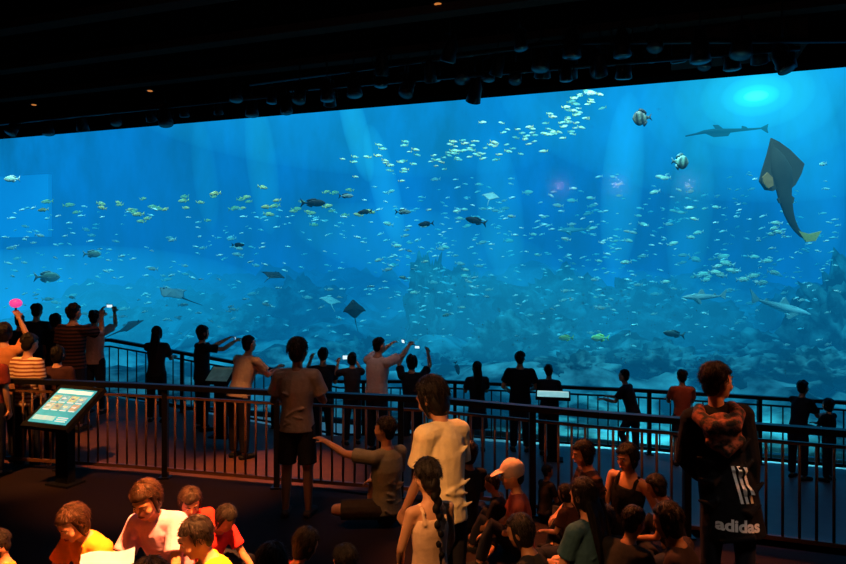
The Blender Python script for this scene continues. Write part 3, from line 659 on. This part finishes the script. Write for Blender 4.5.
for i in range(140):
    t = R.random()**.8*(len(path)-1.001); k = int(t); x = lerp(path[k][0], path[k+1][0], t-k); y = lerp(path[k][1], path[k+1][1], t-k)
    school_fish('silver', x+R.gauss(0, 9), y+R.gauss(0, 8.5), R.uniform(1.5, 5), R.uniform(5, 9.5), 1 if R.random() < .75 else -1, 'small pale yellowish fish in the school rising to the top of the tank', 'fish in the top school')
for i in range(50):
    x = R.uniform(140, 375) if i > 12 else R.uniform(40, 150)
    school_fish('gold', x, 204+R.gauss(0, 8)-(x-250)*.02, R.uniform(2, 6), R.uniform(7, 12), R.choice((-1, 1)), 'small golden fish in the loose band left of centre', 'golden fish in the left band')
for i in range(90):
    x = R.uniform(375, 720); y = R.gauss(240, 40)
    if y < 172 or y > 350: y = R.uniform(190, 330)
    school_fish('trevally' if R.random() < .6 else 'dim', x, y, R.uniform(2, 7), R.uniform(6, 11.5), R.choice((-1, 1)), 'small pale fish scattered through the middle of the tank', 'fish in mid water')
for i in range(36):
    school_fish('dim', R.uniform(5, 330), R.uniform(225, 330), R.uniform(2.5, 7), R.uniform(7, 12), R.choice((-1, 1)), 'tiny dim fish in the lower left of the tank', 'tiny fish at lower left')
for i in range(18):
    school_fish('trevally', R.uniform(690, 775), R.uniform(256, 285), R.uniform(3, 6), R.uniform(10, 16), R.choice((-1, 1)), 'pale fish in the small shoal above the right-hand sharks', 'fish in the right shoal')
for i in range(24):
    school_fish('dim', R.uniform(560, 840), R.uniform(285, 345), R.uniform(3, 8), R.uniform(6, 12), R.choice((-1, 1)), 'tiny fish near the reef on the right', 'tiny fish over the right reef')
for px, py in ((775, 228), (779, 232), (772, 234), (777, 223), (655, 192), (666, 178), (823, 164), (661, 177)):
    school_fish('trevally', px, py, 3, 11, -1, 'pale fish swimming near the large vertical ray', 'pale fish by the large ray')
# the countless specks of far fish, one object
sh = MB()
b0, tail0, dors0, anal0, _ = fish_geo(.15, .06, 6); b0.plate(tail0, .008); b0.plate(dors0, .008)
for i in range(900):
    px = R.uniform(360, 838) if R.random() < .7 else R.uniform(5, 360)
    py = R.gauss(258, 50)
    if px < 360: py = R.uniform(205, 340)
    if py < 170 or py > 352: py = R.uniform(185, 345)
    d = glass_d(px)+R.uniform(2.5, 9); Ln = R.uniform(3.5, 8)*d/F
    Mr = Matrix.Rotation((0 if R.random() < .5 else PI)+R.uniform(-.5, .5), 3, 'Z')@Matrix.Rotation(R.uniform(-.35, .35), 3, 'Y')
    P = at(px, py, d)
    sh.add([P+Mr@(v*Ln) for v in b0.v], b0.f)
tag(sh.build('fish_shoal', M('fish_speck', (.65, .78, .72), .6)), 'haze of tiny pale fish spread through the whole tank', 'fish', kind='stuff')

def big_fish(px, py, dep, lpx, nose, hh, ww, mb_, mf, label, pitch=0, yaw=0):
    d = glass_d(px)+dep; Ln = lpx*d/F
    r = empty('fish', at(px, py, d)); tag(r, label, 'fish')
    b, tail, dors, anal, pect = fish_geo(hh, ww)
    b.build('body', mb_, r, Ln)
    for nm, pl in (('tail_fin', tail), ('dorsal_fin', dors), ('anal_fin', anal)):
        q = MB(); q.plate(pl, .009); q.build(nm, mf, r, Ln)
    for sg in (-1, 1):
        q = MB(); q.plate(pect, .006, Matrix.Rotation(.4*sg, 3, 'Z'), (0, sg*ww*.95, 0)); q.build('pectoral_fin', mf, r, Ln)
        q = MB(); q.ell((.4, sg*ww*.5, hh*.15), .02, n=8, k=6); q.build('eye', eye_d, r, Ln)
    r.rotation_euler = (0, pitch, (0 if nose > 0 else PI)+yaw)
batm = M('batfish_bands', (.012, .015, .016), .4, 0, .1, 2.4, 0, 0, 'bands', (.12, .14, .11))
big_fish(642, 118, 1.5, 19, -1, .40, .08, batm, darkf, 'round banded fish near the top, the higher of two', .1)
big_fish(680, 162, 1.5, 17, 1, .42, .08, batm, darkf, 'round banded fish left of the large ray, the lower of two', .1)
for px, py, l, nz, lab, pt in ((313, 203, 25, 1, 'long dark fish in the golden band left of centre', 0), (365, 212, 15, -1, 'dark fish just right of the golden band', .1), (403, 212, 16, 1, 'grey fish between the two dark fish above centre', 0),
                               (426, 224, 16, -1, 'dark fish directly left of the largest dark fish near centre', .1), (476, 221, 22, -1, 'large dark fish heading left near the centre of the tank', -.25), (238, 245, 13, 1, 'small dark fish alone at left below the golden band', 0),
                               (674, 334, 22, -1, 'dark grouper low on the right above the back railing', -.15), (346, 196, 15, 1, 'pale olive fish at the right end of the golden band', 0), (457, 368, 14, 1, 'dark upright fish just above the back railing at centre', 1.3)):
    big_fish(px, py, 1.8, l, nz, .145, .065, darkb if 'pale' not in lab and 'grey' not in lab else dimb, darkf, lab, pt)
for px, py, l, nz, lab in ((47, 277, 26, 1, 'large pale fish at lower left'), (12, 179, 16, -1, 'pale fish near the left edge of the tank'), (92, 254, 18, 1, 'pale fish above the large one at lower left'), (600, 338, 18, -1, 'bright yellowish fish over the broad reef rock'),
                           (566, 338, 15, -1, 'pale fish left of the yellowish fish over the reef'), (590, 93, 12, 1, 'bright fish at the very top of the rising school')):
    big_fish(px, py, 2, l, nz, .19, .07, silver if 'yellow' not in lab else yellb, palef if 'yellow' not in lab else yell, lab)

# rays and sharks as lofts; control points are offsets scaled to metres
def loft_thing(name, label, cat, px, py, dep, spine, mats, thick=.35, fins=(), rot=0):
    d = glass_d(px)+dep; k = d/F
    r = empty(name, at(px, py, d)); tag(r, label, cat)
    pts = [Vec((x*k, 0, -y*k)) for x, y, w, *z in spine]
    b = MB(); b.tube(pts, [(w*k, max(w*thick, .8)*k) for _, _, w, *_ in spine], Vec((0, 1, 0)).cross((pts[1]-pts[0]).normalized()), 18)
    b.build('body', mats[0], r)
    for nm, pl, tilt, *mt in fins:
        q = MB(); q.plate([(x*k, -y*k) for x, y in pl], .025, Matrix.Rotation(tilt, 3, 'Z'), (0, mt[1] if len(mt) > 1 else 0, 0)); q.build(nm, mt[0] if mt else mats[1], r, smooth=False)
    r.rotation_euler = (0, 0, rot)
    return r
ray_brown = M('ray_brown', (.03, .032, .02), .7, 0, .5, 2.5); ray_fin = M('ray_fin', (.035, .034, .02), .7, 0, .3, 3)
ray_highlight = M('ray_highlight', (.34, .17, .06), .7, 0, .5, 6); ray_tip_lit = M('ray_tip_lit', (.6, .52, .15), .6)  # orange edge highlight and yellow-lit tail end put into the colour
loft_thing('giant_ray', 'large dark shovel-nosed ray hanging vertically at the right of the tank', 'ray', 782, 188, 2.0,
    [(-11, -49, 1), (-9, -40, 4), (-5, -30, 8), (-1, -18, 11), (1, -8, 10), (2, 2, 8), (3, 10, 7), (5, 18, 6), (7, 26, 5), (10, 34, 4), (14, 41, 3), (19, 47, 2.2), (25, 51, 1.5)], (ray_brown, ray_fin), .3,
    (('pectoral_fin', [(-11, -50), (-15, -34), (-20, -18), (-23, -7), (-17, 2), (-9, 3), (0, -2), (0, -30)], 0), ('pectoral_fin', [(-11, -50), (-3, -46), (8, -38), (22, -24), (19, -14), (13, -3), (5, 4), (0, -2), (0, -30)], 0),
     ('edge_highlight', [(-22, -10), (-17, -15), (-12, -10), (-11, -2), (-16, 1), (-21, -4)], 0, ray_highlight, -.1),
     ('pelvic_fin', [(2, 6), (-5, 11), (-3, 15), (5, 17)], 0), ('pelvic_fin', [(6, 5), (12, 10), (11, 15), (7, 17)], 0), ('tail_fin', [(16, 43), (27, 46), (39, 43), (33, 53), (24, 54)], 0, ray_tip_lit)))
loft_thing('guitarfish', 'dim flat guitarfish gliding level near the top right of the tank', 'ray', 726, 131, 6,
    [(-40, 5, .7), (-30, 3, 1.0), (-22, 1, 1.8), (-10, 0, 2.6), (0, 0, 2.3), (14, -1, 1.5), (28, -2, 1), (38, -3, .7)], (darkb, darkf), 1.6,
    (('dorsal_fin', [(-10, -2), (-13, -6), (-8, -6), (-3, -2)], 0), ('dorsal_fin', [(16, -2), (16, -5), (20, -4), (22, -2)], 0), ('pectoral_fin', [(-24, 1), (-12, 6), (2, 5), (4, 2)], 0), ('tail_fin', [(34, -3), (42, -7), (41, -2), (42, 2), (37, -1)], 0)))
sharkm = M('shark_skin', (.3, .36, .33), .6, 0, .2, 4, 0, 0, 'belly', (.6, .66, .6)); sharkf = M('shark_fin', (.3, .36, .33), .6)
def shark(px, py, dep, sc, fl, label, tilt=0):
    sp_ = [(x*sc*fl, (y+tilt*x)*sc, w*sc) for x, y, w in ((-24, 0, .6), (-19, 0, 2.4), (-10, 0, 4), (0, 0, 4), (12, -.5, 2.6), (20, -1, 1.3), (26, -2, .7))]
    fins = (('dorsal_fin', [(-6, -3), (-1, -10), (1, -9), (4, -3)], 0), ('pectoral_fin', [(-12, 2), (-4, 9), (-2, 8), (-4, 3)], .5), ('pectoral_fin', [(-12, 2), (-4, 9), (-2, 8), (-4, 3)], -.5), ('second_dorsal_fin', [(13, -2), (16, -5), (18, -2)], 0),
            ('tail_fin', [(22, -2), (31, -10), (29, -3), (29, 3), (24, 0)], 0))
    loft_thing('shark', label, 'shark', px, py, dep, sp_, (sharkm, sharkf), 1.0, tuple((n_, [(x*sc*fl, (y+tilt*x)*sc) for x, y in pl], t_) for n_, pl, t_ in fins))
shark(702, 297, 3.5, .8, 1, 'pale shark swimming left, the left one of two at lower right')
shark(784, 308, 4, 1.1, -1, 'pale shark nosing up right over the reef at lower right', -.25)
shark(572, 230, 7, .6, 1, 'small hazy shark in the middle distance')
def ray(px, py, dep, w, label, rx, ry, rz, mats):
    d = glass_d(px)+dep; k = w*d/F
    r = empty('stingray', at(px, py, d)); tag(r, label, 'ray')
    b = MB()
    out = [(0, .42), (.05, .4), (.14, .31), (.28, .18), (.42, .07), (.52, -.06), (.55, -.13), (.46, -.12), (.32, -.18), (.18, -.3), (.08, -.38), (0, -.4)]
    out = out+[(-x, y) for x, y in out[-2:0:-1]]
    tops = []
    for lev, zz in ((.15, .085), (.35, .075), (.6, .04), (.85, .018), (1, 0), (.85, -.012), (.55, -.025), (.25, -.035)):
        tops.append([Vec((x*lev, y*lev, zz+.12*(x*lev)**2)) for x, y in out])
    b.rings(tops, Vec((0, 0, .088)), Vec((0, 0, -.04)))
    b.build('body', mats[0], r, k)
    q = MB(); q.tube([(0, -.36, 0), (.02, -.65, .01), (.08, -1.0, .02)], [.025, .016, .008], None, 8); q.build('tail', mats[1], r, k)
    for sg in (-1, 1):
        q = MB(); q.ell((.06*sg, .26, .05), .022, n=8, k=6); q.build('eye', eye_d, r, k)
    r.rotation_euler = (rx, ry, rz)
raym = M('ray_grey', (.02, .022, .02), .7, 0, .3, 4); rayp = M('ray_pale', (.34, .4, .37), .7, 0, .2, 4)
ray(354, 309, 1.6, 23, 'dark diamond-shaped stingray above the photographer in white', 1.35, .0, .55, (raym, raym))
ray(131, 326, 2, 32, 'dark stingray gliding low over the left railing', .45, .2, -1.2, (raym, raym))
ray(172, 293, 2.5, 34, 'pale stingray gliding level at lower left', .4, -.15, 1.3, (rayp, raym))
ray(274, 275, 2.5, 24, 'dark stingray seen edge-on above the person in pale grey', .3, .25, -.2, (raym, raym))
ray(491, 196, 3.5, 17, 'small pale stingray just below the rising school', .7, .2, -.3, (rayp, rayp))
ray(330, 300, 5, 22, 'hazy pale stingray left of the dark diamond one', .5, .2, .4, (rayp, rayp))

# ------------------------------------------------------------------ railings
def railing(name, label, pts, h, gap, post_every, mat, br):
    P = [Vec(p) for p in pts]
    root = empty(name, P[0]); tag(root, label, 'railing')
    o = P[0]; P = [p-o for p in P]
    seg = [0]
    for i in range(len(P)-1): seg.append(seg[-1]+(P[i+1]-P[i]).length)
    def pos(s_):
        i = 0
        while i < len(P)-2 and seg[i+1] < s_: i += 1
        return lerp(P[i], P[i+1], (s_-seg[i])/(seg[i+1]-seg[i]))
    for nm, z, w, t in (('handrail', h-.025, .045, .028), ('upper_rail', h-.14, .014, .014), ('bottom_rail', .1, .018, .018)):
        a = MB()
        for i in range(len(P)-1): a.bar(P[i]+Vec((0, 0, z)), P[i+1]+Vec((0, 0, z)), w, t)
        a.build(nm, rail_dark if nm == 'handrail' else mat, root, smooth=False)
    n = int(seg[-1]/gap); pe = post_every
    for i in range(n+1):
        p = pos(min(i*gap, seg[-1]-.001)); a = MB()
        if i % pe == 0:
            a.box(p+Vec((0, 0, h/2-.02)), (.03, .03, h/2-.02)); a.box(p+Vec((0, 0, .008)), (.06, .06, .008)); a.build('post', rail_dark, root, smooth=False)
        else:
            a.tube([p+Vec((0, 0, .1)), p+Vec((0, 0, h-.14))], [br, br], None, 8, False, False); a.build('baluster', mat, root)
    return root
railing('front_railing', 'black metal railing with vertical bars between the seated crowd and the walkway', [(x, FR(x), 0) for x in (-5.6, -5.05, -3.35, -1.65, .07, 1.63, 3.46, 3.9)], 1.05, .125, 11, rail_metal, .0125)
railing('back_railing', 'dark metal railing along the far edge of the walkway before the tank', [(x, BR(x)+.3, clampi(WALK, x)) for x in (-7.6, -5.6, -2.6, -1.5, .3, 3.6, 7.2)], 1.08, .165, 10, rail_dark, .012)

# ------------------------------------------------------------------ information panels
def panel(px, py, d, w, dpt, tilt, yaw, zfloor, label, rich=True, em=.8):
    c = at(px, py, d); r = empty('information_panel', (c.x, c.y, zfloor), yaw); tag(r, label, 'sign')
    Mt = Matrix.Rotation(tilt, 3, 'X'); c = Vec((0, 0, c.z-zfloor)); bd = .06 if rich else .025
    a = MB(); a.box(c-Mt@Vec((0, 0, .03)), (w/2+bd, dpt/2+bd, .025), Mt); a.build('panel_frame', matte_black, r, smooth=False)
    a = MB(); a.box((0, .03, (c.z-.04)/2), (.09, .05, (c.z-.04)/2)); a.box((0, .03, .012), (.16, .12, .012)); a.build('pedestal', matte_black, r, smooth=False)
    a = MB(); a.box(c, (w/2, dpt/2, .004), Mt); s_ = a.build('screen', M('screen_glow', (.04, .34, .40) if rich else (.3, .75, .85), .4, 0, .5, 9, em), r, smooth=False)
    def sub(nm, x, y, hx, hy, colr, cb=None):
        a = MB(); a.box(c+Mt@Vec((x*w/2, y*dpt/2, .006)), (hx*w/2, hy*dpt/2, .002), Mt); a.build(nm, M('screen_'+nm, colr, .5, 0, .6 if nm == 'picture' else .05, 28, em, c2=cb), s_, smooth=False)
    sub('title_strip', 0, .8, .92, .1, (.55, .75, .7))
    if rich:
        cols = [((.03, .3, .3), (.55, .6, .3)), ((.02, .2, .4), (.25, .65, .7)), ((.15, .35, .2), (.6, .7, .4)), ((.03, .28, .45), (.4, .7, .7)), ((.06, .35, .3), (.6, .65, .5)), ((.03, .22, .32), (.5, .55, .3)), ((.02, .2, .35), (.35, .7, .7)), ((.1, .3, .35), (.65, .5, .25))]
        for i in range(8):
            x = -.69+.46*(i % 4); y = .4-.46*(i//4)
            sub('picture', x, y, .2, .17, *cols[i])
            a = MB(); fo = c+Mt@Vec((x*w/2, y*dpt/2, .0095)); s2 = .022
            a.ell(fo, s2, s2*.45, .0015, Mt, 10, 6); a.add([fo+Mt@Vec((-s2*.8, 0, .0005)), fo+Mt@Vec((-s2*1.5, s2*.5, .0005)), fo+Mt@Vec((-s2*1.5, -s2*.5, .0005))], [[0, 1, 2]])
            a.build('fish_picture', M('screen_fish', ((.75, .65, .3), (.7, .8, .75), (.05, .12, .2))[i % 3], .5, 0, .1, 10, em), s_)
            sub('text_line', x, y-.215, .16, .018, (.65, .8, .76))
        sub('text_block', -.35, -.74, .55, .12, (.14, .44, .45), (.45, .68, .64))
        for j in range(3): sub('text_line', .6, -.66-.1*j, .26, .02, (.65, .8, .76))
panel(63, 406, 7.25, .54, .5, .6, -.36, 0, 'tilted lit information panel on a black pedestal at the front railing, left', True, .95)
panel(553, 394, 10.7, .5, .16, .4, -.2, -.75, 'small lit panel at the back railing below the leaning person', False, .75)
panel(220, 374, 10.2, .35, .3, .6, -.2, -.25, 'dim information panel beyond the boy on the left walkway', False, .05)

# ------------------------------------------------------------------ ceiling fixtures
lens_m = M('dark_lens', (.02, .02, .025), .3, 0, .2)
def spotlight(px, py, d, rz, tilt, label, s=1.0):
    P = at(px, py, d); top = 7.2-P.z
    r = empty('spotlight', P, rz); tag(r, label, 'spotlight', 'unlit black spotlights under the ceiling')
    Mt = Matrix.Rotation(tilt, 3, 'X'); ax = Mt@Vec((0, 0, -1))*s
    a = MB(); a.tube([-ax*.2, -ax*.1, ax*.05, ax*.2], [.08*s, .12*s, .13*s, .15*s], None, 16, True, False); a.build('can', black_metal, r)
    a = MB(); a.tube([ax*.19, ax*.215], [.13*s, .12*s], None, 16, False, False); a.build('lens', lens_m, r)
    a = MB(); a.tube([Vec(q)*s for q in ((-.17, 0, 0), (-.17, 0, .25), (0, 0, .3), (.17, 0, .25), (.17, 0, 0))], [.012]*5, None, 8); a.build('yoke', black_metal, r)
    if top > .3*s+.02:
        a = MB(); a.tube([(0, 0, .28*s), (0, 0, top)], [.016, .016], None, 8, False, False); a.build('hanger', black_metal, r)
SPOTS = [(475, 92, 14.5), (430, 72, 14), (498, 66, 13.6), (382, 64, 14.2), (330, 97, 15.5), (272, 96, 16.5), (541, 58, 13.3), (572, 44, 12.8), (622, 44, 12.6), (656, 40, 12.3), (700, 48, 12.2), (742, 42, 12), (782, 60, 12), (236, 92, 16.5), (165, 116, 18), (520, 40, 12.4), (450, 50, 13), (405, 84, 14.8), (600, 66, 13), (566, 72, 13.4)]
SPOTS += [(x, 101-(x-300)*.085-R2.uniform(4, 20), 15.2-(x-300)*.0055) for x in range(300, 800, 27)]
SPOTS += [(x, 136-x*.085-R2.uniform(5, 11), min(glass_d(x)-1.0, 20.6)) for x in range(14, 290, 34)]
for i, (px, py, d) in enumerate(SPOTS):
    spotlight(px, py, d, R.uniform(-.8, .8), R.uniform(-.6, .6), 'black unlit spotlight hanging from the ceiling before the tank', R2.uniform(.85, 1.35))
for p0, p1, label in ((at(250, 84, 16), at(560, 42, 12.9), 'black lighting pipe running left under the ceiling'), (at(560, 42, 12.9), at(846, 40, 11.6), 'black lighting pipe running right under the ceiling'), (at(290, 90, 15.4), at(800, 48, 12.3), 'black lighting pipe closest to the top edge of the tank'), (at(0, 124, 20.6), at(270, 96, 16.6), 'black lighting pipe along the top edge of the tank at left')):
    a = MB(); a.tube([p0, p1], [.05, .05], None, 10, False, False); tag(a.build('lighting_pipe', black_metal), label, 'pipe')
beam_m = M('duct', (.04, .024, .02), .6, 0)
r_ = at(735, 22, 13.4)
a = MB(); a.box((r_.x, r_.y, 6.88), (1.2, .5, .3), TM); tag(a.build('ceiling_duct', beam_m, smooth=False), 'dark square duct hung under the ceiling at upper right', 'duct')
for i, (off, lab) in enumerate(((2.2, 'dark ceiling beam nearest the tank'), (4.2, 'second dark ceiling beam from the tank'), (6.2, 'third dark ceiling beam from the tank'))):
    a = MB(); a.box(tk(-1, -off, 7.11), (17, .16, .08), TM); tag(a.build('ceiling_beam', beam_m, smooth=False), lab, 'beam')
glow_o = M('downlight_glow', (1, .3, .06), .5, 0, .05, 10, .6)
def downlight(px, py, label):
    d = 4.8*F/(HY-py); P = at(px, py, d); P.z = 7.2
    r = empty('downlight', P); tag(r, label, 'ceiling light')
    a = MB(); a.tube([(0, 0, -.02), (0, 0, 0)], [.13, .13], None, 20, False, False); a.build('trim_ring', black_metal, r)
    a = MB(); a.tube([(0, 0, -.035), (0, 0, -.02)], [.06, .07], None, 16, False, False); a.build('lamp', glow_o, r)
downlight(438, 3, 'small orange downlight at the top centre of the ceiling')
downlight(105, 55, 'small orange downlight in the upper left of the ceiling')
downlight(150, 90, 'small orange downlight near the window edge on the left')
downlight(34, 104, 'small orange downlight nearest the left edge')
# pendant lamps over the gallery whose reflections show as pinkish spots in the window
pend_m = M('pendant_glow', (1, .75, .7), .5, 0, .02, 10, 40)
for px, py, lab in ((559, 186, 'left'), (617, 184, 'middle'), (688, 183, 'right')):
    V_ = at(px, py, 25.5); q = (V_-TO).dot(Nn); P = V_-Nn*(2*q)
    r = empty('pendant_lamp', P); tag(r, 'lit pendant lamp over the gallery, %s one of three reflected in the window' % lab, 'lamp')
    a = MB(); a.ell((0, 0, 0), .13); a.build('bulb', pend_m, r)
    a = MB(); a.tube([(0, 0, .1), (0, 0, .14), (0, 0, .22)], [.14, .12, .03], None, 14); a.build('shade', black_metal, r)
    a = MB(); a.tube([(0, 0, .2), (0, 0, 7.2-P.z)], [.008, .008], None, 6); a.build('cord', black_metal, r)

# ------------------------------------------------------------------ lights
def aim(o, tgt): o.rotation_euler = (Vec(tgt)-o.location).to_track_quat('-Z', 'Y').to_euler()
def spot(loc, tgt, e, ang, c, r=.1, blend=.7, nm='lamp_spot'):
    l = bpy.data.lights.new('spot', 'SPOT'); l.energy = e; l.spot_size = math.radians(ang); l.spot_blend = blend; l.color = c; l.shadow_soft_size = r
    o = bpy.data.objects.new(nm, l); col.objects.link(o); o.location = loc; aim(o, tgt)
W = (1, .28, .06)
spot((-.3, 2.3, 5.6), (-1.6, 3.5, .95), 10000, 23, W)                  # children at the table
spot((-1.7, .4, 5.2), (0, 3.6, 1.3), 1250, 17, (1, .40, .12))          # woman and girl, from the left
spot((-2.8, 3.6, 5.6), (-.5, 6.0, .5), 420, 17, (1, .32, .08))         # person pointing
spot((-.6, 7.6, 6.2), (1.2, 5.0, .6), 3200, 34, (1, .22, .04))         # added rim light on the seated group
spot((-2.4, 4.6, 3.6), (1.1, 5.2, .7), 180, 16, (1, .23, .04))         # added low side light on faces of the seated group
spot((4.8, 3.6, 4.4), (2.15, 4.4, .9), 600, 22, (1, .28, .07))         # rim light added on the jacket edge, from the right
spot((1.8, 1.4, 4.6), (2.13, 4.3, .9), 130, 9, (1, .8, .65))           # added to brighten the print on the jacket back
spot((-4.9, 5.0, 6.4), (-4.9, 7.9, .6), 2600, 28, (1, .34, .07))
spot((-2.0, 4.6, 6.4), (-2.8, 7.3, .4), 1900, 28, (1, .28, .05))
spot((-.4, 4.6, 6.4), (-.2, 6.8, .5), 350, 18, (1, .30, .06))
spot((-2.2, 7.6, 6.6), (-2.1, 8.6, -.3), 2600, 24, (1, .30, .06))      # warm patch on the landing
spot((2.4, 3.6, 6.4), (2.4, 5.9, .6), 300, 30, (1, .30, .06))
spot((-5.0, 7.0, 6.5), (-5.4, 9.4, 1.2), 420, 22, (1, .34, .10))
spot((-1.4, 3.6, 6.5), (-1.0, 6.6, .9), 70, 18, (1, .5, .28))
spot((-1.2, 7.0, 6.6), (-.8, 10.0, 1.0), 150, 14, (1, .55, .42))
spot((4.3, 7.0, 6.5), (4.0, 10.3, .5), 330, 12, (1, .3, .1))
for x_, y_ in ((1.2, 9.2), (3.2, 8.6), (5.2, 7.8)):
    spot((x_, y_, 6.8), (x_, y_, 0), 45, 55, (.5, .5, 1), .1, .9, 'walkway_fill')  # unseen cool fills added over the walkway
for x_ in (4.6, 6.2, 7.8):
    y_ = glassY(x_)-1.6; spot((x_, y_, 6.7), (x_, y_, -1.7), 1300, 34, (.12, .8, 1), .1, .9, 'lower_tier_fill')  # unseen cyan spots added to imitate tank glow on the lower tier
def area(loc, tgt, e, sx, sy, c, nm='tank_fill'):
    l = bpy.data.lights.new('area', 'AREA'); l.shape = 'RECTANGLE'; l.size = sx; l.size_y = sy; l.energy = e; l.color = c
    o = bpy.data.objects.new(nm, l); col.objects.link(o); o.location = loc; aim(o, tgt)
area(tk(-9, .9, 8.4), tk(-9, 7, 1), 900, 16, 1, (.8, 1, 1))  # unseen area fills added behind the header to light the fish
area(tk(8, .9, 8.4), tk(8, 7, 1), 1000, 16, 1, (.8, 1, 1))
spot(tk(8.5, .7, 8.3), tk(8.5, .5, -1.7), 18000, 50, (.35, 1, 1), .3, .9, 'tank_fill')  # unseen spot added to brighten the sand by the glass
s_ = bpy.data.lights.new('tank_sun', 'SUN'); s_.energy = 8; s_.angle = .2; s_.color = (.85, 1, .95)
so = bpy.data.objects.new('tank_sun_fill', s_); col.objects.link(so); so.location = (0, 20, 20); so.rotation_euler = Vec((.1, .42, -.9)).to_track_quat('-Z', 'Y').to_euler()  # unseen sun lamp added to light the tank from above
w = bpy.data.worlds.new('World'); scene.world = w; w.use_nodes = True
w.node_tree.nodes['Background'].inputs[0].default_value = (.02, .05, .1, 1); w.node_tree.nodes['Background'].inputs[1].default_value = .02

# ------------------------------------------------------------------ bake, lettering on the jacket
cu = bpy.data.curves.new('lettering', 'FONT'); cu.body = 'adidas'; cu.size = .105; cu.align_x = 'CENTER'; cu.offset = .004
to = bpy.data.objects.new('text_tmp', cu); col.objects.link(to)
bpy.context.view_layer.update()
dg = bpy.context.evaluated_depsgraph_get()
done = []
for o, mm in BAKE:
    me = bpy.data.meshes.new_from_object(o.evaluated_get(dg)); done.append((o, mm, me))
tme = bpy.data.meshes.new_from_object(to.evaluated_get(dg))
for o, mm, me in done:
    o.modifiers.clear(); o.data = me; me.materials.clear(); me.materials.append(mm); me.name = o.name.split('.')[0]
bpy.data.objects.remove(to)
bvh = BVHTree.FromPolygons([v.co.copy() for v in JACK.data.vertices], [list(p_.vertices) for p_ in JACK.data.polygons])
inv = Matrix.Rotation(-pJ['rot'], 3, 'Z')
low_c = pJ['wld'](pJ['sp'](-.235, .02, -.15)); mid_c = pJ['wld'](pJ['sp'](.06, .075, -.15))
def project(verts, faces, C, name, mat):      # lay a printed mark onto the back of the jacket
    C = Vec(C)-pJ['root'].location
    vs = []; last = None
    for x, z in verts:
        o_ = inv@(C+Vec((x, -1.0, z))); dr = inv@Vec((0, 1, 0))
        h = bvh.ray_cast(o_, dr)
        if h[0] is None: h = (o_+dr*(last or .9), -dr)
        else: last = (h[0]-o_).length
        vs.append(h[0]-dr*.008)
    a = MB(); a.add(vs, faces); return a.build(name, mat, pJ['root'], smooth=False)
bm = bmesh.new(); bm.from_mesh(tme); bmesh.ops.triangulate(bm, faces=bm.faces[:]); bmesh.ops.subdivide_edges(bm, edges=bm.edges[:], cuts=1)
bm.verts.index_update()
project([(v.co.x, v.co.y) for v in bm.verts], [[v.index for v in f.verts] for f in bm.faces], low_c, 'lettering', white_print); bm.free()
for i in range(3):
    vs = []; n = 10
    for j in range(n+1):
        z = -.12+.24*j/n
        vs += [(i*.034-.035-z*.25, z), (i*.034-.016-z*.25, z)]
    project(vs, [[2*j, 2*j+1, 2*j+3, 2*j+2] for j in range(n)], mid_c, 'stripe', white_print)

cam = bpy.data.cameras.new('Camera'); cam.sensor_width = 36; cam.lens = F/846*36; cam.shift_y = -17/846; cam.clip_end = 300
co = bpy.data.objects.new('Camera', cam); col.objects.link(co); co.location = (0, 0, CZ); co.rotation_euler = (PI/2, 0, 0)
scene.camera = co
